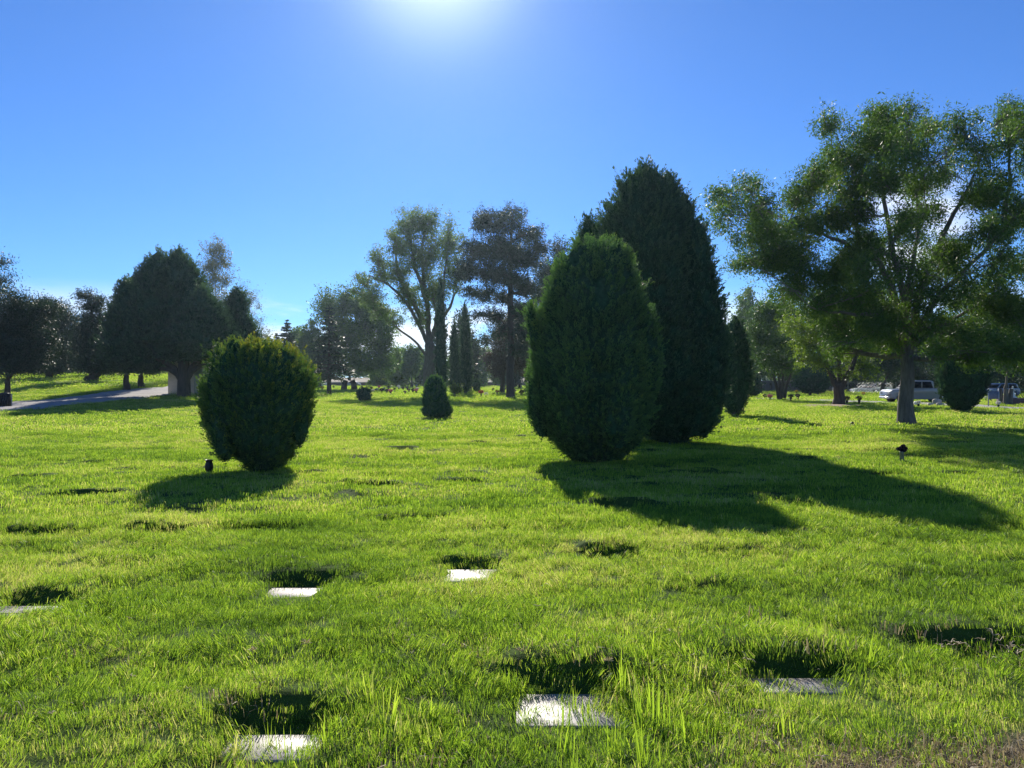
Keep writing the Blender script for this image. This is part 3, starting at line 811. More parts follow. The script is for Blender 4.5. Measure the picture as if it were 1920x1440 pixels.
shrub('dark_cypress', 'dark pointed cypress bush half hidden right behind the very large cypress', 'cypress', 1378, 37.5,
      [[(588, 1372, 1384), (615, 1358, 1400), (660, 1346, 1409), (700, 1340, 1413), (730, 1342, 1411), (755, 1350, 1402), (775, 1366, 1388)]],
      M['juniper'], .08, 3, dens=22, pl=.4, pr=.08, k=18, ll=.12, lw=.045)
shrub('small_thuja', 'small bell-shaped evergreen bush in the middle of the lawn, notched at its left', 'bush', 819, flatd(783),
      [[(702, 811, 823), (706, 802, 829), (716, 797, 834), (733, 793, 839), (748, 788, 844), (757, 789, 846), (763, 794, 848), (770, 792, 849), (777, 792, 847), (781, 800, 840)],
       [(757, 797, 812), (764, 790, 815), (773, 790, 815), (778, 795, 812)]],
      M['thuja'], .05, 3, dens=70, pl=.14, pr=.04, k=20, ll=.06, lw=.025, lump=.03, dy=[0, -.2], core=.93)
shrub('round_bush', 'small dark round bush on a short stem in front of the paired trunks', 'bush', 683, 68,
      [[(725, 676, 690), (729, 670, 696), (737, 668, 698), (745, 669, 697), (750, 674, 692)]], M['juniper'], .08, 1, dens=20, pl=.25, pr=.08, k=16, ll=.12, lw=.05, lump=.12)
shrub('round_bush', 'little dark oval bush standing right of the narrow cypresses', 'bush', 894, 105,
      [[(711, 890, 898), (715, 886, 902), (722, 885, 903), (729, 887, 901), (735, 892, 897)]], M['juniper'], .06, 1, dens=10, pl=.3, pr=.1, k=14, ll=.18, lw=.07)
shrub('inverted_bush', 'near-black bush with a rounded body narrowing to the ground, right of the big tree trunk', 'bush', 1802, 43.5,
      [[(632, 1795, 1812), (648, 1775, 1832), (670, 1762, 1845), (700, 1757, 1851), (725, 1760, 1848), (745, 1768, 1840), (760, 1780, 1826), (772, 1794, 1810)]],
      M['juniper'], .1, 3, dens=22, pl=.35, pr=.08, k=18, ll=.12, lw=.045, tonec=.3)
shrub('round_bush', 'dark round bush behind the tree with the bare soil ring', 'bush', 1520, 98,
      [[(676, 1505, 1535), (685, 1492, 1548), (705, 1488, 1556), (722, 1492, 1554), (732, 1500, 1545), (736, 1510, 1535)]], M['juniper'], .1, 3, dens=9, pl=.4, pr=.14, k=15, ll=.22, lw=.09, tonec=.3)
shrub('dark_shrub', 'low dark shrub at the foot of the dark cypress, beside the multi-stemmed tree', 'bush', 1407, 80,
      [[(690, 1390, 1412), (700, 1382, 1422), (720, 1378, 1428), (735, 1382, 1424), (745, 1395, 1412)]], M['juniper'], .1, 3, dens=12, pl=.4, pr=.12, k=15, ll=.2, lw=.08, tonec=.3)
# narrow cypresses
for (px, d, lb, prof) in (
    (827, 80, 'tallest of the narrow columnar cypresses, in front of the pale tree trunk', [(513, 825.5, 828), (535, 821, 832), (580, 817, 836), (650, 814, 839), (710, 814, 840), (735, 817, 837)]),
    (852, 96, 'middle narrow columnar cypress, shorter than both neighbours', [(597, 850, 854), (620, 844, 859), (680, 841, 863), (720, 841, 864), (736, 847, 858)]),
    (873, 99, 'rightmost narrow columnar cypress standing on a bare stem', [(562, 869, 873), (590, 863, 880), (650, 860, 885), (700, 860, 887), (724, 863, 885), (734, 868, 878)])):
    shrub('columnar_cypress', lb, 'cypress', px, d, [prof], M['juniper'], .16, 1, group='narrow cypresses in the middle distance', dens=10, pl=.6, pr=.12, k=16, ll=.22, lw=.08, lump=.08)
# the big juniper by the shed
dU = 58.0
shrub('broad_juniper', 'huge dark many-lobed juniper whose trunk stands in front of the beige shed', 'juniper', 345, dU,
      [[(461, 330, 341), (472, 318, 352), (490, 300, 366), (520, 285, 385), (580, 275, 405), (640, 275, 410), (665, 290, 400), (676, 315, 380)],
       [(468, 308, 313), (480, 290, 325), (510, 270, 345), (570, 262, 350), (640, 262, 350)],
       [(514, 238, 256), (528, 216, 280), (560, 203, 300), (610, 190, 315), (650, 186, 320), (680, 198, 310), (698, 225, 290)],
       [(538, 393, 403), (552, 382, 418), (580, 365, 440), (615, 352, 462), (640, 350, 470), (660, 365, 462), (672, 385, 440)],
       [(530, 417, 431), (538, 408, 441), (556, 402, 448), (590, 402, 450), (620, 405, 446)],
       [(585, 446, 458), (600, 436, 470), (630, 425, 484), (660, 425, 487), (676, 440, 470)]],
      M['juniper'], .42, 1, dens=14, pl=.6, pr=.13, k=20, ll=.17, lw=.06, lump=.12, dy=[0, -1, .5, -2.2, 2.2, 1.0], core=.86, tonec=.36, gold=.45)  # lobe tops lightened: rim highlights painted into the foliage tone
uo = [o for o in COL.objects if o.name.startswith('broad_juniper')][0]
mb = MB(); gz0 = uo.location.z
for ex, ez, bow in ((395, 683, 6), (300, 690, -5), (420, 660, 8), (270, 670, -8)):
    a = np.array([0, 0, 1.0]); b = np.array([X(ex, dU)-uo.location.x, 0, Z(ez, dU)-gz0])
    mb.tube([a, a+(b-a)*np.array([.25, 0, .6]), a+(b-a)*np.array([.6, 0, .95]), b], (.3, .24, .18, .1), 7)
mb.build('limb', M['bark_dark'], uo, smooth=True)
print('shrubs', round(time.time()-T0, 1))

# ------------------------------------------------------------------ trees with open crowns
def bez(a, b, c, n):
    t = np.linspace(0, 1, n)[:, None]; return (1-t)**2*a+2*t*(1-t)*b+t*t*c
def tree(name, label, cat, px, d, lobes, mat, trunk_r=.3, fork_py=None, nleaf=20000, ll=.11, lw=.04, bark='bark', seed=1, depth=.8, sub=7, twig=5, group=None, clump=.35, lean=0.0,
         fill=.0, droop=0.0, tonec=.5, limb_to=None, bare_twigs=0, thin=1.0, leader=False, root_flare=1.3, stems_n=1, out=.15, copies=2, grow=1.2, skel=(), fillf=.55, nth=-.2, per=26):
    g = np.random.default_rng(seed)
    x0 = X(px, d); z0 = tz(x0, d); o = thing(name, label, cat, (x0, d, z0), group)
    s = d/F
    LB = []
    xs_ = np.array([l[0] for l in lobes]); cxm = (xs_.min()+xs_.max())/2; half = max((xs_.max()-xs_.min())/2, 1)
    for l in lobes:
        e = math.sqrt(max(0.05, 1-((l[0]-cxm)/(half*1.15))**2)); oy0 = g.uniform(-1, 1)*half*s*depth*e
        for c_ in range(copies):
            oy = oy0 if c_ == 0 else -oy0*g.uniform(.3, 1)
            jx, jz = (0, 0) if c_ == 0 else (g.uniform(-.5, .5)*l[2], g.uniform(-.7, .3)*l[3])
            q = (d+oy)/d
            LB.append((np.array([X(l[0]+jx, d+oy)-x0, oy, Z(l[1]+jz, d+oy)-z0]), l[2]*s*q*grow, l[3]*s*q*grow))
    fz = (Z(fork_py, d)-z0) if fork_py else min(b[0][2]-b[2] for b in LB)*.85
    fz = max(fz, .4)
    tb = MB()
    fork = np.array([lean, 0, fz])
    if stems_n == 1:
        k = 10; tt = np.linspace(0, 1, k)
        pts = np.stack([lean*tt+.12*trunk_r*np.sin(tt*7+seed), .1*trunk_r*np.sin(tt*5), tt*fz-.08*(tt == 0)], 1)
        rr = trunk_r*(1+(root_flare-1)*np.exp(-tt*fz/.35)-.22*tt)
        tb.tube(pts, rr, 14); tb.ball(fork, rr[-1]*1.02, 12, 7)
    else:
        for q in range(stems_n):
            a = 6.28*q/stems_n+g.uniform(-.4, .4); r_ = trunk_r*1.6
            e = fork+np.array([math.cos(a)*fz*.35, math.sin(a)*fz*.35, 0])
            tb.tube(bez(np.array([math.cos(a)*r_, math.sin(a)*r_, -.05]), np.array([math.cos(a)*r_, math.sin(a)*r_, fz*.5]), e, 6), np.linspace(trunk_r, trunk_r*.7, 6), 8)
    tips = []; tipw = []
    order = np.argsort([np.linalg.norm(b[0]-fork) for b in LB])
    nodes = [(fork, trunk_r*.78)]
    if leader:
        topz = max(b[0][2] for b in LB); topx = [b[0][0] for b in LB if b[0][2] == topz][0]
        L_ = bez(fork, fork+np.array([0, 0, (topz-fz)*.5]), np.array([topx*.5+lean*.5, 0, topz*.96]), 9)
        tb.tube(L_, np.linspace(trunk_r*.78, trunk_r*.15, 9), 8)
        nodes += [(L_[i], trunk_r*(.78-.07*i)) for i in range(1, 9)]
    for sp, r0, r1, oye in skel:
        n_ = len(sp); P = []
        for i_, (a_, b_) in enumerate(sp):
            oy = oye*(i_/(n_-1))**1.2+(g.normal(0, .12) if i_ else 0); P.append([X(a_, d+oy)-x0, oy, Z(b_, d+oy)-z0])
        P = np.array(P); ti = np.linspace(0, n_-1, 4*n_); Pf = np.stack([np.interp(ti, np.arange(n_), P[:, k_]) for k_ in range(3)], 1)
        for _ in range(2): Pf[1:-1] = (Pf[:-2]+2*Pf[1:-1]+Pf[2:])/4
        Pf[2:-1] += g.normal(0, .02, (len(Pf)-3, 3))*trunk_r*4
        rr_ = np.linspace(r0, r1, len(Pf)); tb.tube(Pf, rr_, 9)
        nodes += [(Pf[i_], rr_[i_]) for i_ in range(3, len(Pf), 2)]
    for bi in order:
        c, rx, rz = LB[bi]
        best = None; bc = 1e9
        for (p, r) in nodes:      # attach to a lower, inner node
            v = c-p; dist = np.linalg.norm(v)
            cost = dist*(1+max(0, (p[2]-c[2]+.15*dist)/max(dist, .1))*3)+(.15 if r < trunk_r*.2 else 0)*dist
            if cost < bc: bc = cost; best = (p, r)
        p, r = best
        v = c-p; dist = np.linalg.norm(v)
        ctrl = p+v*np.array([.35, .35, .62])+g.normal(0, .05*dist, 3)
        r1 = min(r*.68, trunk_r*.5, .03+.035*dist if skel else 9); r2 = max(r1*.45, trunk_r*.06)
        crv = bez(p, ctrl, c, 7)+np.concatenate([np.zeros((1, 3)), g.normal(0, .018*dist, (5, 3)), np.zeros((1, 3))])
        tb.tube(crv, np.linspace(r1, r2, 7), 7)
        nodes += [(crv[3], r1*.75), (crv[5], r1*.6), (c, r2)]
        # sub branches
        vol = rx*rz
        ns = max(3, int(sub*(vol/(1.0*1.0))**.33))
        for q in range(ns):
            u = rnd_dir(g, 1)[0]*g.uniform(.45, .95); u[2] = u[2]*.9+.15
            e = c+u*np.array([rx, (rx+rz)/2, rz])
            st = crv[g.integers(3, 7)]
            cc = (st+e)/2+g.normal(0, .12, 3)*rx+np.array([0, 0, .1*rz])
            sb = bez(st, cc, e, 5); tb.tube(sb, np.linspace(r2*.8, r2*.22, 5)*thin, 5)
            for w_ in range(twig):
                st2 = sb[g.integers(1, 5)]; u2 = rnd_dir(g, 1)[0]; u2[2] -= droop
                e2 = st2+(u2*.55+unit(e-c)*.35)*clump*np.array([rx, (rx+rz)/2, rz])*g.uniform(.8, 1.6)+np.array([0, 0, -droop*.2])
                tb.tube(np.stack([st2, (st2+e2)/2+g.normal(0, .04, 3)*rx, e2]), (r2*.25*thin, r2*.16*thin, r2*.07*thin), 3)
                tips.append(e2); tipw.append(rx*rz); tips.append(st2*.4+e2*.6); tipw.append(rx*rz*.7)
            for w_ in range(bare_twigs):
                u2 = unit(unit(e-fork)+g.normal(0, .35, 3)); e2 = e+u2*rx*g.uniform(.3, .9)
                tb.tube(np.stack([e, (e+e2)/2+g.normal(0, .03, 3), e2]), (r2*.2*thin, r2*.12*thin, r2*.05*thin), 3)
    tb.build('trunk', M[bark], o, smooth=True)
    tips = np.array(tips); wv = np.array(tipw); wv = wv/wv.sum()
    if nleaf:
        pick = g.choice(len(tips), nleaf, p=wv)
        dens_t = (.35+.9*g.random(len(tips)))
        mrx = np.sqrt(np.array(tipw)[pick])*clump*.62*dens_t[pick]
        off = g.normal(size=(nleaf, 3))*mrx[:, None]*np.array([1, 1, .8])*.8
        off[:, 2] -= droop*np.abs(off[:, 2])*.6
        C = tips[pick]+off
        nf = int(nleaf*fillf)
        if nf:      # leaves spread through the whole of each leafy mass
            lv = np.array([b[1]*b[1]*b[2] for b in LB])**.8; nc = max(20, nf//per)
            pk = g.choice(len(LB), nc, p=lv/lv.sum())
            rd = rnd_dir(g, nc)*(g.uniform(0, 1, (nc, 1))**(1/2.4))*g.uniform(.85, 1.12, (nc, 1))
            Bc = np.array([b[0] for b in LB])[pk]; Bx = np.array([b[1] for b in LB])[pk]; Bz = np.array([b[2] for b in LB])[pk]
            Cc = Bc+rd*np.stack([Bx, (Bx+Bz)/2, Bz], 1)
            fq = 1.3/np.median(Bx)
            nn3 = vnoise(Cc[:, 0]*fq, Cc[:, 1]*fq, Cc[:, 2]*fq*1.3, seed=seed)+.5*vnoise(Cc[:, 0]*fq*2.6, Cc[:, 1]*fq*2.6, Cc[:, 2]*fq*3, seed=seed+1)
            Cc = Cc[nn3 > nth]; sg_ = (np.median(Bx)*.16+.04)
            tc_ = tonec+.13*g.normal(size=len(Cc)); pc = g.integers(0, len(Cc), nf)
            tw = unit(rnd_dir(g, len(Cc))+np.array([0, 0, -droop*1.5+.2]))         # each cluster hangs along its own twig
            al = g.normal(0, 1, (nf, 1))*sg_*1.7
            C[:nf] = Cc[pc]+tw[pc]*np.clip(al, -sg_*2.6, sg_*2.6)+np.clip(g.normal(0, sg_*.55, (nf, 3)), -sg_*1.1, sg_*1.1)
        D = unit(g.normal(size=(nleaf, 3))+np.array([0, 0, -.25-droop])+unit(off)*.5)
        tonet = .5+.0*g.normal(size=len(tips)); tonet = tonec+.14*g.normal(size=len(tips))
        sc_ = g.uniform(.6, 1.3, nleaf)
        tl = tonet[pick]
        if nf: tl[:nf] = tc_[pc]
        lm = MB(); leaves(lm, g, C, D, ll*sc_, lw*sc_, tl+g.normal(0, .1, nleaf))
        lm.build('crown', mat, o)
    return o

# main tree, right
tree('shade_tree', 'large broad-crowned tree with a thick bare grey trunk filling the right side', 'tree', 1700, 30.3,
     [(1650, 215, 22, 28), (1700, 228, 25, 26), (1560, 238, 20, 20), (1582, 285, 28, 32), (1640, 272, 38, 32), (1700, 285, 32, 32), (1742, 242, 16, 18), (1775, 292, 22, 28), (1812, 245, 28, 28), (1835, 295, 26, 26), (1888, 218, 18, 26), (1893, 272, 20, 32),
      (1545, 338, 26, 28), (1500, 372, 26, 24), (1600, 350, 36, 30), (1655, 335, 30, 24), (1722, 345, 32, 26), (1400, 350, 20, 17), (1366, 372, 22, 22), (1358, 402, 20, 22), (1420, 392, 34, 26), (1455, 432, 34, 24), (1400, 450, 26, 20), (1512, 430, 34, 26), (1570, 412, 30, 26), (1612, 405, 20, 20),
      (1395, 490, 20, 15), (1442, 490, 30, 20), (1500, 500, 34, 24), (1560, 515, 36, 26), (1615, 505, 26, 24), (1475, 548, 26, 20), (1532, 565, 32, 22), (1600, 565, 36, 22), (1660, 590, 36, 26), (1720, 560, 34, 34), (1765, 495, 36, 32), (1842, 362, 30, 26), (1855, 430, 36, 28),
      (1905, 400, 26, 34), (1875, 490, 36, 32), (1800, 555, 36, 32), (1862, 560, 36, 30), (1910, 600, 30, 28), (1745, 615, 36, 26), (1800, 625, 36, 24), (1680, 640, 22, 18), (1625, 625, 28, 22), (1960, 300, 34, 34), (1965, 400, 34, 34), (1970, 500, 34, 34), (1990, 560, 30, 26), (2020, 430, 30, 34), (1700, 430, 26, 26), (1655, 470, 24, 22), (1570, 600, 26, 18), (1620, 455, 26, 20), (1590, 480, 24, 20), (1690, 500, 30, 26), (1640, 545, 30, 22), (1790, 470, 26, 26), (1735, 400, 24, 22), (1460, 470, 24, 20), (1500, 540, 24, 16), (1870, 350, 28, 26), (1930, 250, 26, 30), (1760, 330, 20, 20), (1520, 320, 14, 16), (1930, 640, 28, 20), (1560, 650, 22, 14), (1850, 640, 30, 20), (1760, 655, 26, 14), (1825, 668, 28, 15), (1895, 662, 28, 18), (1650, 610, 28, 18), (1590, 628, 22, 12), (1950, 680, 28, 18)],
     M['leaf'], trunk_r=.30, fork_py=668, nleaf=300000, ll=.14, lw=.04, fillf=.9, nth=-.12, grow=1.36, per=20, bark='bark', seed=3, depth=.75, sub=9, twig=7, clump=.46, droop=.25, bare_twigs=1,
     skel=[([(1697, 668), (1688, 580), (1650, 490), (1605, 430), (1565, 340), (1560, 250)], .17, .02, 1.5), ([(1700, 668), (1697, 560), (1668, 440), (1650, 320), (1652, 220)], .16, .02, -1.5),
           ([(1703, 668), (1725, 540), (1772, 430), (1822, 340), (1850, 270)], .17, .02, 1.0), ([(1704, 660), (1750, 560), (1835, 480), (1910, 400), (1960, 310)], .14, .02, -2.0),
           ([(1650, 490), (1560, 445), (1460, 405), (1385, 370)], .08, .015, -1.0), ([(1690, 610), (1610, 545), (1510, 505), (1420, 482)], .09, .015, 2.0),
           ([(1697, 560), (1722, 440), (1716, 340), (1705, 240)], .09, .015, 2.5), ([(1706, 650), (1790, 595), (1880, 560), (1960, 540)], .09, .015, 1.5), ([(1880, 430), (1897, 320), (1888, 225)], .09, .02, 0.0),
           ([(1698, 600), (1640, 590), (1560, 585), (1520, 575)], .09, .025, -3.0)])
tree('forked_tree', 'dark-trunked forked tree with low bright leaves standing in a ring of bare soil', 'tree', 1573, 56,
     [(1520, 590, 24, 18), (1490, 612, 20, 18), (1545, 612, 26, 20), (1510, 645, 26, 20), (1575, 625, 28, 22), (1620, 610, 26, 24), (1540, 672, 24, 16), (1600, 655, 26, 22), (1645, 650, 24, 22), (1500, 675, 14, 12), (1625, 690, 20, 14), (1590, 700, 22, 12)],
     M['leaf_lime'], trunk_r=.43, fork_py=722, nleaf=30000, ll=.17, lw=.07, bark='bark_dark', seed=5, clump=.5, droop=.25, root_flare=1.2,
     skel=[([(1570, 726), (1558, 700), (1538, 665), (1515, 630)], .26, .06, 1.0), ([(1576, 726), (1590, 700), (1606, 665), (1625, 620)], .28, .06, -.8), ([(1573, 726), (1574, 690), (1565, 640), (1560, 600)], .22, .05, .5)])
tree('multi_stem_tree', 'dark tree with several thin stems rising from one base, left of the soil ring', 'tree', 1465, 72,
     [(1440, 590, 26, 24), (1475, 600, 24, 24), (1425, 630, 26, 24), (1460, 640, 28, 24), (1490, 650, 20, 20), (1440, 675, 28, 18), (1478, 685, 22, 14)],
     M['leaf'], trunk_r=.17, fork_py=700, nleaf=22000, ll=.2, lw=.1, bark='bark_dark', seed=6, clump=.5, stems_n=4, tonec=.35)
tree('edge_tree', 'many-limbed small tree beside the white statue at the right edge', 'tree', 1884, 57,
     [(1860, 600, 22, 22), (1900, 590, 28, 24), (1870, 640, 24, 22), (1910, 640, 24, 24), (1855, 670, 16, 14), (1890, 680, 22, 14), (1935, 660, 24, 24), (1940, 610, 24, 24)],
     M['leaf'], trunk_r=.2, fork_py=728, nleaf=22000, ll=.18, lw=.07, bark='bark', seed=7, clump=.5, stems_n=3)
tree('pale_tree', 'tall pale-leaved open tree fanning out behind the narrow cypresses', 'tree', 806, 88,
     [(803, 420, 20, 30), (777, 424, 16, 24), (760, 436, 17, 30), (737, 462, 14, 28), (708, 487, 16, 22), (716, 520, 18, 20), (680, 530, 16, 16), (694, 565, 26, 18), (770, 480, 22, 32), (800, 488, 22, 38), (836, 478, 20, 42), (852, 530, 18, 32), (745, 515, 22, 22), (770, 558, 22, 26), (812, 560, 26, 36), (735, 600, 18, 13), (712, 590, 18, 14), (790, 600, 16, 18), (668, 548, 10, 10)],
     M['leaf_pale'], trunk_r=.78, fork_py=648, nleaf=52000, ll=.22, lw=.11, bark='bark', seed=8, fillf=.3, clump=.46, depth=.6, bare_twigs=2, out=.1,
     skel=[([(806, 648), (800, 560), (790, 480), (800, 405)], .36, .05, 1.0), ([(804, 648), (770, 575), (728, 530), (690, 515)], .26, .05, -1.5), ([(804, 672), (780, 640), (742, 612), (705, 585), (680, 545)], .16, .05, 1.5),
           ([(808, 640), (832, 550), (838, 460)], .28, .05, 0.0), ([(792, 600), (750, 520), (737, 455)], .3, .07, 2.0), ([(798, 560), (772, 480), (765, 420)], .26, .06, -2.0), ([(812, 620), (848, 570), (862, 510)], .25, .05, 2.0)])
tree('tall_pine', 'tall dark pine with a straight thick trunk between the cypresses and egg-shaped bush', 'pine', 957, 79,
     [(903, 418, 16, 22), (932, 418, 24, 20), (962, 412, 22, 16), (985, 438, 22, 20), (1012, 466, 16, 15), (885, 470, 20, 22), (930, 468, 32, 24), (970, 480, 28, 24), (1000, 495, 14, 12), (880, 512, 18, 20), (915, 520, 28, 20), (960, 525, 28, 18), (992, 545, 20, 14), (898, 556, 20, 12), (940, 560, 20, 12), (875, 545, 12, 10), (925, 598, 20, 12), (900, 590, 14, 9), (975, 585, 22, 16), (985, 620, 22, 18), (935, 625, 16, 12), (970, 655, 22, 14), (905, 640, 14, 8)],
     M['darkneedle'], trunk_r=.42, fork_py=600, nleaf=85000, ll=.26, lw=.07, bark='bark_dark', seed=9, clump=.5, depth=.7, leader=True, tonec=.42)
tree('brown_pine', 'lower brownish pine behind the tall straight pine trunk', 'pine', 942, 104,
     [(975, 600, 22, 22), (990, 640, 22, 26), (940, 640, 20, 18), (925, 668, 20, 14), (965, 668, 26, 18), (955, 615, 18, 16), (995, 685, 18, 16), (935, 696, 14, 10)],
     M['brownneedle'], trunk_r=.38, fork_py=705, nleaf=30000, ll=.34, lw=.10, bark='bark_dark', seed=10, clump=.55, leader=True)
tree('hidden_pine', 'dark pine rising behind the left shoulder of the egg-shaped bush', 'pine', 1030, 92,
     [(1048, 482, 16, 22), (1030, 525, 24, 26), (1012, 560, 20, 26), (1045, 560, 24, 26), (1018, 610, 24, 26), (1045, 640, 24, 30), (1015, 660, 20, 24)],
     M['darkneedle'], trunk_r=.4, fork_py=690, nleaf=30000, ll=.3, lw=.09, bark='bark_dark', seed=11, clump=.55, leader=True, tonec=.4)
tree('bushy_tree', 'broad rounded dark green tree on paired trunks behind the spruce', 'tree', 655, 138,
     [(620, 585, 22, 24), (655, 580, 24, 24), (690, 580, 22, 22), (715, 605, 20, 22), (730, 635, 14, 20), (640, 615, 26, 24), (685, 615, 28, 24), (712, 650, 22, 22), (650, 650, 28, 24), (685, 675, 28, 20), (620, 660, 22, 24), (720, 685, 18, 14), (655, 695, 22, 12)],
     M['leaf'], trunk_r=.6, fork_py=712, nleaf=60000, ll=.36, lw=.20, bark='bark_dark', seed=12, clump=.55, stems_n=2, tonec=.45)
tree('sparse_tree', 'thin-leaved tree whose rounded top shows above the huge juniper', 'tree', 405, 96,
     [(398, 468, 18, 16), (412, 495, 20, 20), (390, 500, 18, 18), (402, 530, 24, 20), (405, 570, 22, 22)],
     M['leaf_grey'], trunk_r=.3, fork_py=640, nleaf=9000, ll=.2, lw=.1, bark='bark', seed=13, clump=.5, bare_twigs=3, sub=9)
tree('bare_tree', 'almost leafless grey tree right of the huge juniper', 'tree', 462, 100,
     [(452, 545, 14, 18), (470, 560, 16, 20), (462, 595, 18, 20), (484, 605, 16, 18), (492, 635, 14, 18), (470, 640, 18, 16)],
     M['leaf_grey'], trunk_r=.22, fork_py=680, nleaf=3500, ll=.18, lw=.08, bark='bark_pale', seed=14, clump=.55, bare_twigs=4, sub=10, twig=7)
# left dark conifers
LG = 'dark conifers beyond the road'
tree('dense_pine', 'dense dark conifer behind the litter bin at the left edge', 'conifer', 14, 52,
     [(30, 585, 34, 22), (70, 590, 26, 20), (10, 610, 34, 28), (50, 625, 40, 28), (85, 640, 18, 26), (20, 655, 38, 26), (65, 665, 34, 24), (-20, 640, 34, 34), (10, 690, 34, 14), (50, 690, 24, 12), (-60, 620, 40, 40), (-50, 670, 40, 26)],
     M['darkneedle'], trunk_r=.2, fork_py=712, nleaf=70000, ll=.2, lw=.055, bark='bark_dark', seed=15, clump=.55, group=LG, tonec=.4)
tree('dense_pine', 'tall conifer cut off by the left edge, its branches reaching into the sky', 'conifer', -75, 74,
     [(-40, 470, 30, 14), (-10, 490, 24, 9), (-60, 520, 40, 20), (-5, 520, 22, 9), (0, 548, 22, 10), (-60, 560, 40, 22), (-90, 450, 40, 20), (-20, 575, 34, 14), (-100, 500, 40, 30), (-90, 600, 60, 24)],
     M['darkneedle'], trunk_r=.4, fork_py=620, nleaf=40000, ll=.26, lw=.07, bark='bark_dark', seed=16, clump=.45, group=LG, leader=True)
tree('dense_pine', 'dark bushy conifer second from the left, beyond the litter bin', 'conifer', 92, 88,
     [(75, 575, 20, 14), (100, 580, 22, 16), (120, 600, 18, 16), (85, 605, 26, 20), (112, 630, 24, 22), (90, 650, 26, 24), (120, 665, 22, 22), (95, 688, 22, 12), (138, 620, 12, 18), (140, 655, 12, 24)],
     M['darkneedle'], trunk_r=.35, fork_py=700, nleaf=50000, ll=.28, lw=.08, bark='bark_dark', seed=17, clump=.55, group=LG, tonec=.45)
tree('dense_pine', 'layered conifer with a leaning stout trunk and spiky top, left of the huge juniper', 'conifer', 168, 80,
     [(160, 558, 16, 8), (185, 566, 14, 8), (172, 578, 18, 9), (160, 600, 14, 12), (190, 600, 16, 14), (172, 625, 26, 16), (160, 650, 24, 16), (190, 650, 24, 20), (170, 680, 26, 16), (200, 685, 22, 14)],
     M['darkneedle'], trunk_r=.55, fork_py=700, nleaf=34000, ll=.26, lw=.07, bark='bark_dark', seed=18, clump=.5, leader=True, lean=.7, group=LG, tonec=.45)
tree('dense_pine', 'dark conifer on a straight trunk under the left side of the huge juniper', 'conifer', 237, 66,
     [(235, 600, 24, 24), (220, 640, 26, 26), (250, 640, 26, 26), (235, 675, 30, 18), (205, 670, 16, 16)],
     M['darkneedle'], trunk_r=.27, fork_py=705, nleaf=34000, ll=.24, lw=.07, bark='bark_dark', seed=19, clump=.55, group=LG, tonec=.35)
tree('dense_pine', 'dark conifer on the trunk nearest the shed, beyond the road', 'conifer', 264, 70,
     [(265, 610, 24, 24), (285, 650, 24, 24), (260, 655, 24, 20), (285, 682, 22, 14)],
     M['darkneedle'], trunk_r=.27, fork_py=705, nleaf=26000, ll=.24, lw=.07, bark='bark_dark', seed=20, clump=.55, group=LG, tonec=.35)
tree('dense_pine', 'far conifer with brownish lower twigs between the leaning trunk and the straight trunk', 'conifer', 198, 98,
     [(198, 640, 18, 20), (190, 665, 18, 16), (208, 670, 20, 16), (200, 690, 18, 9)],
     M['brownneedle'], trunk_r=.3, fork_py=698, nleaf=16000, ll=.28, lw=.09, bark='bark_dark', seed=21, clump=.55, group=LG)

# spruces with layered branches
def spruce(name, label, px, d, top_py, half_px, bot_py, mat, seed=1, trunk_r=.25, nper=26, group=None, dens=1.0, gap=.0):
    g = np.random.default_rng(seed); x0 = X(px, d); z0 = tz(x0, d); o = thing(name, label, 'spruce', (x0, d, z0), group)
    Ht = Z(top_py, d)-z0; zb = Z(bot_py, d)-z0; Rm = half_px*d/F
    tb = MB(); tt = np.linspace(0, 1, 12); tb.tube(np.stack([0*tt, 0*tt, -.1+Ht*tt], 1), trunk_r*(1.1-tt), 8)
    lm = MB(); nl = int(26*dens)
    for i in range(nl):
        f = (i+g.uniform(-.3, .3))/nl; f = min(max(f, 0), 1); zz = zb+(Ht-zb)*f
        rr = Rm*(1-f)**.8*(.55 if f < .06 else 1)+.12
        nb = int(6+7*(1-f))
        for b in range(nb):
            a = g.uniform(0, 6.28); r = rr*g.uniform(.65, 1.1)
            dirv = np.array([math.cos(a), math.sin(a), 0]); tipz = -.22*r*(1-f)+.15*r*f
            p = np.stack([np.array([0, 0, zz]), dirv*r*.5+np.array([0, 0, zz+.02*r]), dirv*r+np.array([0, 0, zz+tipz])])
            tb.tube(p, (trunk_r*.22*(1.1-f), trunk_r*.14*(1.1-f), .01), 4)
            n = int(nper*(.3+r/Rm)); s = g.uniform(.15, 1.05, n)
            C = dirv*r*s[:, None]+np.stack([0*s, 0*s, zz+tipz*s**1.5], 1)+g.normal(0, 1, (n, 3))*np.array([.16, .16, .09])*r*(.4+s[:, None]*.4)
            D = unit(dirv+g.normal(0, .6, (n, 3)))
            sc_ = g.uniform(.6, 1.4, n)*d/100
            leaves(lm, g, C, D, .42*sc_, .13*sc_, .45+.15*g.normal(size=n))
    tb.build('trunk', M['bark_dark'], o, smooth=True); lm.build('crown', mat, o); return o
spruce('spruce', 'open layered spruce on a slim trunk right of the round golden bush', 617, 98, 572, 46, 708, M['darkneedle'], 31, .3, 34)
spruce('spruce', 'dark pointed spruce top peeking over the round golden bush', 538, 112, 597, 34, 715, M['darkneedle'], 32, .25, 30)
spruce('spruce', 'small slender spruce beside the pointed spruce above the round golden bush', 519, 118, 622, 16, 715, M['darkneedle'], 33, .2, 20)

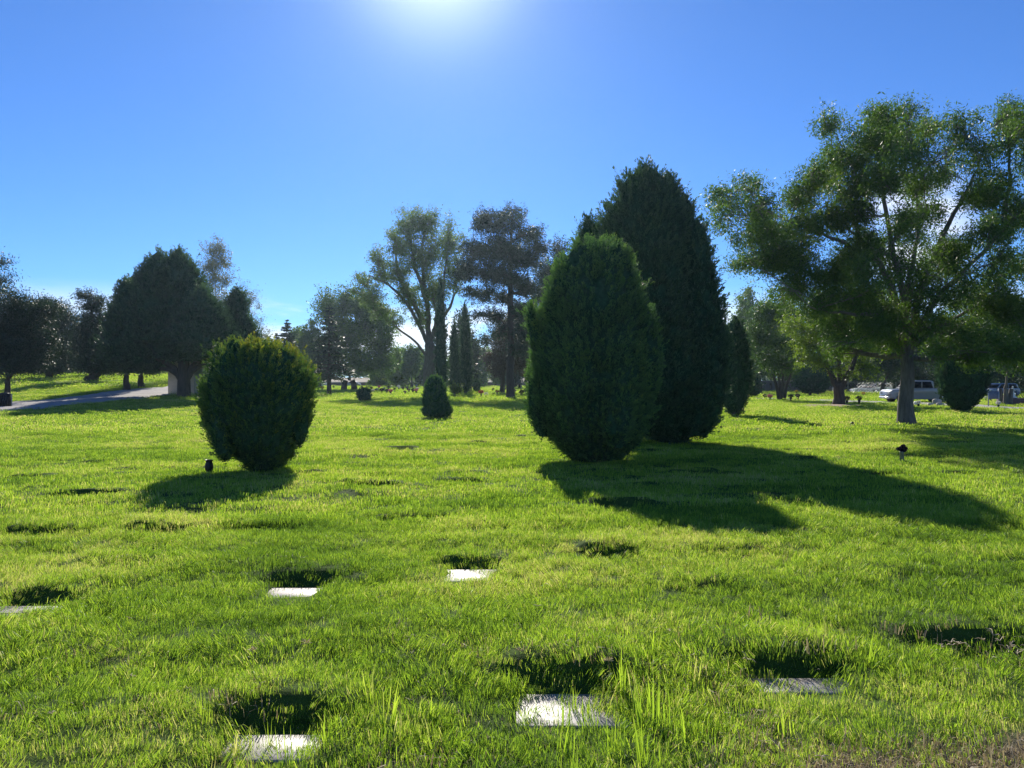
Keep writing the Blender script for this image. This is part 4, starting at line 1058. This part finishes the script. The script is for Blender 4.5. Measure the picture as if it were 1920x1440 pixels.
# distant trees closing the view
def far_tree(px, d, top, half, mat, seed, lb, kind='tree', name='distant_tree', grp='distant trees closing the view'):
    g = np.random.default_rng(seed); zg = tz(X(px, d), d); base = HOR-(zg-EYE)*F/d
    H = base-top; L = []
    n = 9
    for i in range(n):
        f = g.uniform(.2, .92) if i else .88
        w = half*(.75-.5*abs(f-.5))
        L.append((px+g.uniform(-1, 1)*half*(1-f*.55)*.8, base-H*f+H*.06, w*g.uniform(.6, .9), H*.16*g.uniform(.8, 1.2)))
    return tree(name, lb, kind, px, d, L, mat, trunk_r=.35, fork_py=base-H*.12, nleaf=15000, ll=d*.0028, lw=d*.0016, bark='bark_dark', seed=seed, clump=.6, sub=5, twig=3, group=grp)
FT = [
 (862, 125, 592, 30, 'darkneedle', 'dark tree filling the gap behind the narrow cypresses'),
 (575, 128, 600, 28, 'leaf_pale', 'pale leafy tree between the pointed spruce and the layered spruce'),
 (556, 150, 622, 24, 'leaf', 'green tree just right of the round golden bush, low behind the spruces'),
 (600, 165, 640, 26, 'leaf', 'distant green tree behind the layered spruce'),
 (745, 175, 655, 26, 'leaf_lime', 'distant light green tree right of the broad rounded tree'),
 (772, 165, 648, 22, 'leaf', 'distant green tree left of the pale tree trunk'),
 (715, 190, 668, 26, 'leaf_lime', 'low light green tree behind the broad rounded tree'),
 (795, 190, 662, 20, 'leaf', 'small distant tree against the pale tree trunk'),
 (905, 185, 655, 24, 'leaf', 'distant grey-green tree right of the narrow cypresses'),
 (930, 200, 660, 24, 'leaf_pale', 'distant pale tree behind the brownish pine'),
 (885, 205, 672, 18, 'leaf', 'low distant tree seen between cypress and pine'),
 (500, 140, 640, 26, 'leaf_pale', 'pale tree between the bare tree and the round golden bush'),
 (975, 150, 640, 30, 'darkneedle', 'dark distant tree beside the egg-shaped bush'),
 (1005, 140, 600, 28, 'darkneedle', 'dark distant tree behind the egg-shaped bush'),
 (1390, 120, 545, 34, 'leaf_pale', 'pale tree showing above the dark pointed cypress'),
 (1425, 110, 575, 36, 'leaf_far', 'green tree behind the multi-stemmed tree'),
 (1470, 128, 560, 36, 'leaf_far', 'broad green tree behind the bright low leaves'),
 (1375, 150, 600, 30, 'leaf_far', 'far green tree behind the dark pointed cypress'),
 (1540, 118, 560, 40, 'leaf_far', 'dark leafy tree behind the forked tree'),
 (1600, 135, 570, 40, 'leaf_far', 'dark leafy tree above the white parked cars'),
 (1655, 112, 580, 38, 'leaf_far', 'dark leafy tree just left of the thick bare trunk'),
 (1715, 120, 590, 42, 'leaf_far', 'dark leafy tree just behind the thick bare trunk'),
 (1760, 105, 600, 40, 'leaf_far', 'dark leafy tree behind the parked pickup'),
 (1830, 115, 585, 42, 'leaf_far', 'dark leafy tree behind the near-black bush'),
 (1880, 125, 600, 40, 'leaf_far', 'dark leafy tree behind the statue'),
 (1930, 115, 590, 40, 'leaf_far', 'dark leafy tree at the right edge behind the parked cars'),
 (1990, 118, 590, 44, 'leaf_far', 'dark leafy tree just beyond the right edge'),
 (1500, 165, 640, 40, 'leaf_far', 'low far tree behind the dark round bush'),
 (1640, 165, 650, 40, 'leaf_far', 'low far tree behind the chain-link fence'),
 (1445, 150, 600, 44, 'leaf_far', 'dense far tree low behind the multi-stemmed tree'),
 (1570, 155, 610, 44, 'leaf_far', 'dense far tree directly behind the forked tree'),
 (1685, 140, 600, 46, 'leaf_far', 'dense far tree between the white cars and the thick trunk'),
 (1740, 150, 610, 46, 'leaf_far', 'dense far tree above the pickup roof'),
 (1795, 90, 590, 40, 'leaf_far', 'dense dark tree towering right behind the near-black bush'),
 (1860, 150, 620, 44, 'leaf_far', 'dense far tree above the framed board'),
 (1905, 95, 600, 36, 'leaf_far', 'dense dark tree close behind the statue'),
 (1960, 150, 620, 44, 'leaf_far', 'dense far tree beyond the right edge of the road'),
 (1345, 130, 620, 30, 'leaf_far', 'dense far tree in the gap beside the very large cypress'),
 (150, 135, 610, 36, 'darkneedle', 'dark far conifer behind the leaning stout trunk'),
 (60, 130, 600, 44, 'darkneedle', 'dark far conifer behind the bin-side conifer'),
 (105, 150, 640, 40, 'darkneedle', 'low far conifer behind the second conifer'),
 (215, 140, 630, 40, 'darkneedle', 'dark far conifer behind the two straight trunks'),
 (270, 150, 640, 40, 'leaf', 'far green tree left of the shed'),
 (-30, 120, 590, 44, 'darkneedle', 'dark far conifer at the left edge'),
 (330, 150, 640, 34, 'darkneedle', 'dark far conifer right behind the shed'),
 (420, 150, 640, 34, 'leaf', 'far green tree between the shed and the bare tree'),
]
for i, (px, d, top, half, mt, lb) in enumerate(FT): far_tree(px, d, top, half, M[mt], 100+i, lb)
print('trees', round(time.time()-T0, 1))
# far treeline beyond everything: reads as one mass
mb = MB(); g = np.random.default_rng(77)
for i in range(420):
    u = g.uniform(-.95, .95); d = g.uniform(300, 420); x = u*d; z = float(big_z(np.array([x]), np.array([d]))[0])
    h = g.uniform(5, 10); n = 150
    C = np.array([x, d, z+h*.55])+rnd_dir(g, n)*g.uniform(.3, 1, (n, 1))**.5*np.array([h*.7, h*.7, h*.5])
    leaves(mb, g, C, rnd_dir(g, n), 1.5, 1.1, .5+.2*g.normal()+.1*g.normal(size=n))
fw = mb.build('far_woods', M['leaf']); fw['kind'] = 'stuff'; tag(fw, 'continuous far belt of trees along the horizon', 'woods')

# bare soil ring round the forked tree
def disc(name, px, d, rx, ry, mat, label=None):
    x0, z0 = X(px, d), tz(X(px, d), d); g = np.random.default_rng(3); mb = MB()
    n = 40; a = np.linspace(0, 2*np.pi, n, endpoint=False); P = [(0, 0, .16)]
    for f, h in ((.4, .13), (.75, .1), (1, .02)):
        w = 1+.12*np.sin(a*3+1)+.08*np.sin(a*7); P += list(np.stack([rx*f*w*np.cos(a), ry*f*w*np.sin(a), np.full(n, h)], 1))
    i = np.arange(n); j = (i+1) % n
    Q = np.concatenate([np.stack([1+k*n+i, 1+k*n+n+i, 1+k*n+n+j, 1+k*n+j], 1) for k in range(2)])
    mb.add(P, Q, np.stack([0*i, 1+i, 1+j], 1)); o = mb.build(name, mat, smooth=True, loc=(x0, d, z0)); o['kind'] = 'structure'; return o
disc('soil_ground_patch', 1560, 54.6, 2.4, 2.0, M['mulch'])

# ------------------------------------------------------------------ shed, wall, fences
dS = 60.5; sx0, sx1 = X(315, dS), X(402, dS); sz0 = tz((sx0+sx1)/2, dS)
o = thing('shed', 'small beige windowless shed behind the trunk of the huge juniper', 'shed', ((sx0+sx1)/2, dS, sz0))
hw = (sx1-sx0)/2; hh = Z(676, dS)-sz0
mb = MB(); mb.box(-hw, hw, 0, 3.4, -.1, hh); mb.build('wall', M['stucco'], o)
mb = MB(); mb.box(-hw-.15, hw+.15, -.18, 3.55, hh+.003, hh+.14, bev=.02); mb.build('roof', M['bark_dark'], o)
mb = MB(); mb.box(.25, 1.15, -.045, -.003, 0, 2.02, bev=.01); mb.build('door', solid('green_grey_door', (.30, .34, .30), .6, nz=4, var=.1), o)
mb = MB(); mb.box(-hw-.05, hw+.3, -1.0, -.05, -.1, .06, bev=.01); mb.build('step', M['concrete'], o)

def wall_run(name, label, cat, a, b, h, th, mat, cap=True):
    a, b = np.array(a, float), np.array(b, float); L = np.linalg.norm(b-a); n = max(2, int(L/6)); mb = MB(); mc_ = MB()
    dirv = (b-a)/L; nn = np.array([-dirv[1], dirv[0]])*th/2
    for i in range(n):
        p, q = a+dirv*L*i/n, a+dirv*(L*(i+1)/n-.03); z = min(tz(*p), tz(*q))
        def quadbox(m, e, z0, z1):
            P = [(*(p-nn*e), z0), (*(q-nn*e), z0), (*(q+nn*e), z0), (*(p+nn*e), z0), (*(p-nn*e), z1), (*(q-nn*e), z1), (*(q+nn*e), z1), (*(p+nn*e), z1)]
            m.add(P, [(0, 3, 2, 1), (4, 5, 6, 7), (0, 1, 5, 4), (1, 2, 6, 5), (2, 3, 7, 6), (3, 0, 4, 7)])
        quadbox(mb, 1, z-.4, z+h)
        if cap: quadbox(mc_, 1.3, z+h+.003, z+h+.1)
    o = thing(name, label, cat, (0, 0, 0)); mb.build('panel', mat, o)
    if cap: mc_.build('coping', M['concrete'], o)
    return o
wall_run('boundary_wall', 'long low dark brick wall along the far edge of the lawn', 'wall', (X(520, 205), 205), (X(1080, 205), 205), 1.15, .3, M['brick'])
wall_run('boundary_wall', 'dark grey wall behind the multi-stemmed tree at the far right', 'wall', (X(1400, 150), 150), (X(1590, 150), 150), 2.2, .3, solid('grey_block', (.16, .15, .16), .9, nz=3, var=.15))
# chain-link fence by the parked cars
def fence(label, a, b, h, n):
    a, b = np.array(a, float), np.array(b, float); o = thing('chain_link_fence', label, 'fence', (0, 0, 0), 'chain-link fences')
    for i in range(n+1):
        p = a+(b-a)*i/n; z = tz(*p); m = MB(); m.tube([(p[0], p[1], z-.2), (p[0], p[1], z+h)], .035, 6); m.ball((p[0], p[1], z+h), .05, 6, 5); m.build('post', M['steel'], o)
    m = MB(); pts = [(*(a+(b-a)*t), tz(*(a+(b-a)*t))+h-.02) for t in np.linspace(0, 1, n+1)]; m.tube(pts, .03, 5); m.build('top_rail', M['steel'], o)
    m = MB(); L = np.linalg.norm(b-a); k = int(L/.45)
    for i in range(k):
        for sgn in (1, -1):
            t0, t1 = i/k, min(1, max(0, (i+sgn*h/.45)/k))
            if abs(t1-t0)*k < h/.45*.9: continue
            p, q = a+(b-a)*t0, a+(b-a)*t1; m.tube([(*p, tz(*p)+.03), (*q, tz(*q)+h-.05)], .008, 3)
    m.build('mesh', M['steel'], o); return o
fence('chain-link fence in front of the white parked cars', (X(1590, 118), 118), (X(1680, 118), 118), 1.9, 5)
fence('chain-link fence standing before the dirt lot, behind the brownish pine', (X(885, 203), 203), (X(1000, 203), 203), 2.2, 8)

# ------------------------------------------------------------------ vehicles
def extrude(mb, prof, y0, y1, inset=0.0):
    P = np.array(prof, float); n = len(P); base = mb.n
    V = np.concatenate([np.stack([P[:, 0], np.full(n, y0), P[:, 1]], 1), np.stack([P[:, 0], np.full(n, y1), P[:, 1]], 1)])
    i = np.arange(n); j = (i+1) % n
    mb.add(V, np.stack([i, i+n, j+n, j], 1)); mb.ngon(base+np.arange(n)); mb.ngon(base+n+np.arange(n)[::-1])
def arch(cx, r, z, n=8):
    return [(cx+r*math.cos(t), z+r*math.sin(t)) for t in np.linspace(0, math.pi, n)]
def wheel(o, x, y, r, w):
    m = MB(); prof = [(.02, -w/2), (r*.55, -w/2), (r*.9, -w/2), (r, -w/2+.03), (r, w/2-.03), (r*.9, w/2), (r*.55, w/2), (.02, w/2)]
    n = 18; a = np.linspace(0, 2*np.pi, n, endpoint=False); P = []
    for rr, yy in prof: P.append(np.stack([x+rr*np.cos(a), np.full(n, y+yy), r+rr*np.sin(a)], 1))
    i = np.arange(n); j = (i+1) % n; Q = np.concatenate([np.stack([k*n+i, k*n+j, k*n+n+j, k*n+n+i], 1) for k in range(len(prof)-1)])
    m.add(np.concatenate(P), Q); wh = m.build('wheel', M['tyre'], o, smooth=True)
    for sg in ((-1,) if y < 0 else (1,)):
        m = MB(); P = np.concatenate([[(x, y+sg*(w/2+.012), r)], np.stack([x+r*.58*np.cos(a), np.full(n, y+sg*(w/2+.004)), r+r*.58*np.sin(a)], 1)])
        m.add(P, None, np.stack([0*i, 1+i, 1+j], 1)); m.build('rim', M['chrome'], wh)
def vehicle(kind, label, px, d, paint, face=-1, group=None, rz=0):
    x0 = X(px, d); o = thing('pickup_truck' if kind == 'pickup' else 'parked_car', label, 'pickup' if kind == 'pickup' else 'car', (x0, d, tz(x0, d)+.03), group, rz=(0 if face < 0 else math.pi)+rz)
    # built nose towards -x
    if kind == 'pickup': L, W, r, ax0, ax1 = 5.8, 2.0, .41, 1.0, 4.6
    else: L, W, r, ax0, ax1 = 4.5, 1.8, .33, .85, 3.55
    w = W/2; h0 = .28
    if kind == 'pickup':
        low = [(0, .45), (.05, .95), (.25, 1.12), (1.7, 1.2), (1.75, 1.22), (3.75, 1.22), (3.8, 1.2), (5.72, 1.2), (5.8, .6), (5.7, .5)]
        cab = [(1.35, 1.22), (2.05, 1.84), (2.3, 1.9), (3.45, 1.9), (3.72, 1.82), (3.82, 1.22)]
        win = [(1.62, 1.26), (2.15, 1.78), (3.5, 1.78), (3.68, 1.26)]
    elif kind == 'suv':
        low = [(0, .4), (.04, .85), (.3, .98), (1.2, 1.05), (4.4, 1.06), (4.5, .5), (4.4, .4)]
        cab = [(1.0, 1.05), (1.6, 1.6), (1.9, 1.68), (3.9, 1.66), (4.2, 1.5), (4.45, 1.05)]
        win = [(1.25, 1.09), (1.72, 1.56), (3.9, 1.55), (4.15, 1.09)]
    else:
        low = [(0, .38), (.03, .68), (.4, .82), (1.3, .92), (3.7, .94), (4.4, .9), (4.5, .5), (4.42, .38)]
        cab = [(1.15, .92), (1.85, 1.38), (2.2, 1.44), (3.0, 1.42), (3.7, 1.2), (4.0, .94)]
        win = [(1.45, .95), (1.95, 1.34), (3.0, 1.35), (3.65, .97)]
    prof = low+list(reversed([p for p in [(L-.1, h0)]]))
    prof = low + [(ax1+r+.08, h0)] + arch(ax1, r+.07, h0+.03) + [(ax1-r-.08, h0), (ax0+r+.08, h0)] + arch(ax0, r+.07, h0+.03) + [(ax0-r-.08, h0)]
    m = MB(); prof = [(x-L/2, z) for x, z in prof]; extrude(m, prof, -w, w); body = m.build('body', paint, o)
    bv = body.modifiers.new('bevel', 'BEVEL'); bv.width = .05; bv.segments = 2; bv.limit_method = 'ANGLE'; bv.angle_limit = R(50)
    m = MB(); extrude(m, [(x-L/2, z) for x, z in cab], -w+.13, w-.13); cb = m.build('cabin', paint, o)
    bv = cb.modifiers.new('bevel', 'BEVEL'); bv.width = .06; bv.segments = 2; bv.limit_method = 'ANGLE'; bv.angle_limit = R(35)
    midx = sum(p[0] for p in win)/4
    for half in (0, 1):
        q = [(x, z) for x, z in win]
        if half == 0: q = [win[0], win[1], (midx-.04, win[1][1]), (midx-.04, win[0][1])]
        else: q = [(midx+.04, win[0][1]), (midx+.04, win[1][1]), win[2], win[3]]
        m = MB(); extrude(m, [(x-L/2, z) for x, z in q], -w+.115, w-.115); m.build('side_window', M['glass'], o)
    # windscreen and rear window
    for nm, (a, b), off in (('windscreen', (cab[0], cab[1]), -.015), ('rear_window', (cab[-2], cab[-1]), .015)):
        m = MB(); ax_, az_ = a; bx_, bz_ = b
        fx = lambda t: ax_+(bx_-ax_)*t-L/2+off; fz = lambda t: az_+(bz_-az_)*t
        m.add([(fx(.12), -w+.22, fz(.12)), (fx(.12), w-.22, fz(.12)), (fx(.88), w-.25, fz(.88)), (fx(.88), -w+.25, fz(.88)),
               (fx(.12)-off*1.5, -w+.22, fz(.12)), (fx(.12)-off*1.5, w-.22, fz(.12)), (fx(.88)-off*1.5, w-.25, fz(.88)), (fx(.88)-off*1.5, -w+.25, fz(.88))],
              [(0, 1, 2, 3), (7, 6, 5, 4), (0, 4, 5, 1), (1, 5, 6, 2), (2, 6, 7, 3), (3, 7, 4, 0)]); m.build(nm, M['glass'], o)
    for yy in (-w+.1, w-.1):
        for xx in (ax0, ax1): wheel(o, xx-L/2, yy, r, .22)
    zl = .85 if kind != 'sedan' else .62
    for yy in (-w+.25, w-.25):
        m = MB(); m.box(-L/2-.02, -L/2+.08, yy-.15, yy+.15, zl-.1, zl+.08, bev=.01); m.build('headlight', M['lamp'], o)
    m = MB(); m.box(-L/2-.07, -L/2+.03, -w+.1, w-.1, .36, .52, bev=.02); m.build('bumper', M['chrome'], o)
    m = MB(); m.box(L/2-.03, L/2+.07, -w+.1, w-.1, .36, .52, bev=.02); m.build('bumper', M['chrome'], o)
    return o
vehicle('pickup', 'silver pickup truck half hidden behind the thick grey trunk', 1722, 66, M['paint_silver'])
CG = 'cars parked beyond the far fence'
vehicle('sedan', 'white car behind the chain-link fence, left of the two', 1622, 127, M['paint_white'], group=CG)
vehicle('suv', 'white larger car behind the chain-link fence, right of the two', 1645, 131, M['paint_white'], group=CG)
vehicle('suv', 'dark car seen below the leaves just left of the chain-link fence', 1588, 134, M['paint_dark'], group=CG)
vehicle('sedan', 'light car parked between the near-black bush and the framed board', 1856, 96, M['paint_white'], group=CG, rz=.2)
vehicle('suv', 'blue-grey car parked behind the framed board', 1874, 92, M['paint_blue'], group=CG, rz=.3)
vehicle('sedan', 'white car far behind the round golden bush, at the low brick wall', 600, 200, M['paint_white'], group=CG)
vehicle('sedan', 'silver car on the far road behind the paired trunks', 660, 200, M['paint_silver'], group=CG)

# ------------------------------------------------------------------ small things on the lawn
def bouquet(mb, g, c, r, n, tone=(0, 1), fl=.03):
    D = rnd_dir(g, n); C = np.array(c)+D*np.array([r, r, r*.7])*g.uniform(.4, 1, (n, 1))
    leaves(mb, g, C, D, fl*1.6, fl, g.uniform(*tone, n))
def petal(name, c): return leaf_mat(name, [(0, tuple(x*.5 for x in c)), (1, c)], .3, .6, (1.2, 1.2, 1.0))
M['red'] = petal('red_petals', (.5, .05, .05)); M['yellow'] = petal('yellow_petals', (.7, .5, .05)); M['pinkp'] = petal('pink_petals', (.6, .2, .3)); M['whitep'] = petal('white_petals', (.8, .8, .78)); M['darkp'] = petal('dark_petals', (.05, .03, .06))
# black urn by the round bush
x0, y0 = X(392, flatd(886)), flatd(886)
o = thing('grave_vase', 'empty black urn-shaped vase standing left of the round golden bush', 'vase', (x0, y0, tz(x0, y0)))
mb = MB(); mb.lathe([(.03, .055), (.058, .06), (.072, .10), (.076, .15), (.066, .20), (.052, .225), (.058, .245), (.07, .258), (.072, .268), (.06, .268), (.045, .24), (.01, .12)], n=24); mb.build('urn', M['black'], o, smooth=True)
mb = MB(); mb.lathe([(.012, -.05), (.014, .03), (.03, .055)], n=10); mb.build('stake', M['steel'], o, smooth=True)
# flower cylinder by the long shadow
y0 = flatd(864); x0 = X(1691, y0)
o = thing('grave_vase', 'grey cylinder vase with dark wilted flowers on the sunny lawn at right', 'vase', (x0, y0, tz(x0, y0)))
mb = MB(); mb.lathe([(.0, 0), (.04, 0), (.042, .01), (.045, .2), (.05, .205), (.05, .215), (.04, .215), (.036, .18), (.0, .17)], n=20); mb.build('cylinder', M['steel'], o, smooth=True)
g = np.random.default_rng(4); mb = MB(); bouquet(mb, g, (.02, 0, .27), .085, 420); bouquet(mb, g, (-.07, 0, .275), .035, 120); bouquet(mb, g, (.03, 0, .33), .04, 140)
for q in range(12): mb.tube([(0, 0, .18), (g.uniform(-.08, .08), g.uniform(-.05, .05), .27)], .003, 4)
mb.build('bouquet', M['darkp'], o)
# small black cup
y0 = flatd(799); x0 = X(1598, y0)
o = thing('grave_vase', 'tiny black cup vase on the lawn left of the thick grey trunk', 'vase', (x0, y0, tz(x0, y0)))
mb = MB(); mb.lathe([(.0, .0), (.05, .0), (.06, .05), (.065, .15), (.055, .2), (.02, .22), (.0, .222)], n=16); mb.build('cup', M['black'], o, smooth=True)
mb = MB(); mb.lathe([(.07, .1), (.075, .11), (.075, .13), (.07, .14)], n=16); mb.build('band', M['steel'], o)
# far flower vases: two prototypes copied
def vase_proto(mat, seed):
    o = thing('flower_vase', '', 'vase', (0, 0, 0)); g = np.random.default_rng(seed)
    mb = MB(); mb.lathe([(.0, 0), (.05, 0), (.07, .12), (.09, .28), (.08, .29), (.05, .2), (0, .18)], n=12); mb.build('vase', M['black'], o, smooth=True)
    mb = MB(); bouquet(mb, g, (0, 0, .42), .2, 160, fl=.06); mb.build('bouquet', mat, o); return o
def dup(o, loc, rz, sc=1):
    r = o.copy(); COL.objects.link(r); r.location = loc; r.rotation_euler = (0, 0, rz); r.scale = (sc,)*3
    for ch in list(o.children):
        c = ch.copy(); COL.objects.link(c); c.parent = r
    return r
protos = [vase_proto(M[m], i) for i, m in enumerate(('red', 'yellow', 'pinkp', 'whitep', 'darkp'))]
nm = ['red', 'yellow', 'pink', 'white', 'dark']; used = [False]*5
g = np.random.default_rng(90)
spots = [(px, g.uniform(731, 742)) for px in np.linspace(690, 785, 16)]+[(px, g.uniform(728, 733)) for px in np.linspace(570, 800, 14)]+[(px, g.uniform(733, 746)) for px in np.linspace(905, 985, 10)]
for px, py in spots:
    x, y = gp(px+g.uniform(-3, 3), py); k = int(g.choice(5, p=[.08, .04, .08, .18, .62])); loc = (x, y, tz(x, y))
    if not used[k]: o = protos[k]; used[k] = True; o.location = loc
    else: o = dup(protos[k], loc, g.uniform(0, 6))
    s_ = g.uniform(1.0, 1.7); o.scale = (s_,)*3
    tag(o, 'small vase of %s flowers among the scattered vases on the far lawn' % nm[k], 'vase', 'flower vases scattered on the far lawn')
right = [(1435, 750, 4, 'dark bouquet nearest the dark pointed cypress'), (1444, 751, 2, 'pinkish bouquet just left of the multi-stemmed tree'), (1483, 752, 4, 'slim dark vase right of the multi-stemmed tree, nearer to it'), (1496, 751, 4, 'slim dark vase between the multi-stemmed tree and the dark round bush'),
         (1588, 757, 4, 'dark flower vase just right of the forked trunk'), (1611, 757, 4, 'dark flower vase midway between forked trunk and pickup'), (1619, 744, 0, 'reddish flowers in front of the white parked cars'), (1493, 738, 1, 'yellow flowers at the edge of the dark round bush'), (1722, 762, 3, 'white flowers on the lawn right of the thick grey trunk'), (1872, 765, 3, 'white flowers at the foot of the framed board'), (1848, 751, 3, 'white flower heap beside the near-black bush'), (1858, 752, 2, 'pink flower heap left of the framed board')]
for px, py, k, lb in right:
    x, y = gp(px, py); loc = (x, y, tz(x, y)); o = dup(protos[k], loc, px) if used[k] else protos[k]
    used[k] = True; o.location = loc; o.scale = (.85 if k == 3 else 1.2,)*3
    tag(o, lb, 'vase', 'flower vases on the lawn at right')
for k in range(5):
    if not used[k]:
        for c in list(protos[k].children): bpy.data.objects.remove(c)
        bpy.data.objects.remove(protos[k])
# light-green leafy plant by the cypresses
x, y = X(853, 90), 90
o = thing('leafy_plant', 'light green leafy plant at the foot of the narrow cypresses', 'plant', (x, y, tz(x, y))); g = np.random.default_rng(6)
mb = MB(); tips = []
for i in range(16):
    a = g.uniform(0, 6.28); e = np.array([math.cos(a)*g.uniform(.2, 1.0), math.sin(a)*g.uniform(.2, 1.0), g.uniform(.7, 1.9)]); mb.tube(bez(np.zeros(3), np.array([0, 0, e[2]*.6]), e, 4), .02, 4); tips.append(e)
mb.build('stem', M['bark'], o); mb = MB(); T_ = np.array(tips)[g.integers(0, 16, 500)]; leaves(mb, g, T_*g.uniform(.5, 1, (500, 1))+g.normal(0, .14, (500, 3)), rnd_dir(g, 500), .3, .12, g.uniform(0, 1, 500)); mb.build('leaves', M['leaf_lime'], o)
# litter bin at the left edge
d = 46.0; x = X(9, d); z = tz(x, d)
o = thing('litter_bin', 'black slatted litter bin at the roadside, at the left edge', 'bin', (x, d, z))
mb = MB(); mb.lathe([(0, .05), (.28, .05), (.29, .08), (.29, .72), (.27, .74), (0, .74)], n=20); mb.build('barrel', M['black'], o, smooth=False)
mb = MB()
for q in range(20):
    a = 6.28*q/20; mb.box(math.cos(a)*.3-.02, math.cos(a)*.3+.02, math.sin(a)*.3-.02, math.sin(a)*.3+.02, .04, .76)
mb.build('slats', M['black'], o)
mb = MB(); mb.lathe([(.33, .74), (.34, .78), (.25, .86), (.12, .9), (0, .9)], n=20); mb.build('lid', M['black'], o, smooth=True)
mb = MB(); mb.tube([(.42, 0, -.1), (.42, 0, .78)], .025, 6); mb.tube([(.42, 0, .7), (.28, 0, .7)], .015, 5); mb.build('post', M['steel'], o)
# framed board at right
d = 54.0; x = X(1863, d); z = tz(x, d)
o = thing('framed_board', 'small blue-grey board on two thin posts near the right edge', 'board', (x, d, z))
for sx_ in (-.36, .36): mb = MB(); mb.box(sx_-.03, sx_+.03, -.03, .03, -.1, 1.3, bev=.005); mb.build('post', M['steel'], o)
mb = MB(); mb.box(-.325, .325, -.02, .02, .55, 1.1, bev=.005); mb.build('panel', solid('bluegrey_panel', (.10, .13, .18), .6, nz=8, var=.2), o)
# statue on plinth, stones
d = 58.0; x = X(1899, d); z = tz(x, d)
o = thing('statue_monument', 'small white robed statue on a dark low stone plinth at the right edge', 'statue', (x, d, z))
mb = MB(); mb.box(-1.0, .75, -.4, .4, -.1, .52, bev=.03); mb.build('plinth', M['brick'], o)
mb = MB(); mb.box(-.22, .22, -.2, .2, .523, .62, bev=.02, taper=0); mb.lathe([(.2, .62), (.16, .7), (.1, .78)], n=8); mb.build('pedestal', M['white'], o)
mb = MB(); mb.lathe([(.115, .78), (.10, .95), (.085, 1.05), (.11, 1.14), (.10, 1.22), (.04, 1.26), (.035, 1.28), (.06, 1.31), (.065, 1.36), (.05, 1.41), (.0, 1.43)], n=16, sy=.8)
mb.tube([(-.1, -.02, 1.2), (-.14, -.08, 1.08), (-.04, -.13, 1.08)], (.035, .03, .02), 7); mb.tube([(.1, -.02, 1.2), (.14, -.08, 1.08), (.04, -.13, 1.1)], (.035, .03, .02), 7); mb.build('figure', M['white'], o, smooth=True)
for px, d, w, h, lb, mt in ((1757, 57, .62, .5, 'beige upright headstone between thick trunk and near-black bush, the higher one', 'concrete'), (1763, 54.5, .5, .3, 'low beige headstone beside the near-black bush', 'concrete'), (1745, 55.5, .4, .25, 'small slanted stone right of the thick grey trunk', 'stucco'), (1718, 56, .3, .32, 'narrow white stone just right of the thick grey trunk', 'white')):
    x = X(px, d); o = thing('headstone', lb, 'headstone', (x, d, tz(x, d)), 'headstones behind the thick trunk')
    mb = MB(); mb.box(-w/2-.06, w/2+.06, -.16, .16, -.05, .08, bev=.01); mb.build('base', M['concrete'], o)
    mb = MB(); pr = [(-w/2, .083), (-w/2, h*.8)]+[(-w/2*math.cos(t), h*.8+h*.2*math.sin(t)) for t in np.linspace(.3, math.pi-.3, 7)]+[(w/2, h*.8), (w/2, .083)]; extrude(mb, pr[::-1], -.08, .08); mb.build('tablet', M[mt], o)
# ------------------------------------------------------------------ air
hb = MB(); hb.box(-5200, 5200, -600, 5300, -2.0, 26.0)
hm, ht, hout = new_mat('haze')
pv = ht.nodes.new('ShaderNodeVolumePrincipled'); pv.inputs['Color'].default_value = (.62, .82, 1.0, 1)
pv.inputs['Density'].default_value = .0002; pv.inputs['Anisotropy'].default_value = .72
ht.links.new(pv.outputs[0], hout.inputs['Volume'])
ho = hb.build('haze', hm); ho['kind'] = 'stuff'
print('script done', round(time.time()-T0, 1))
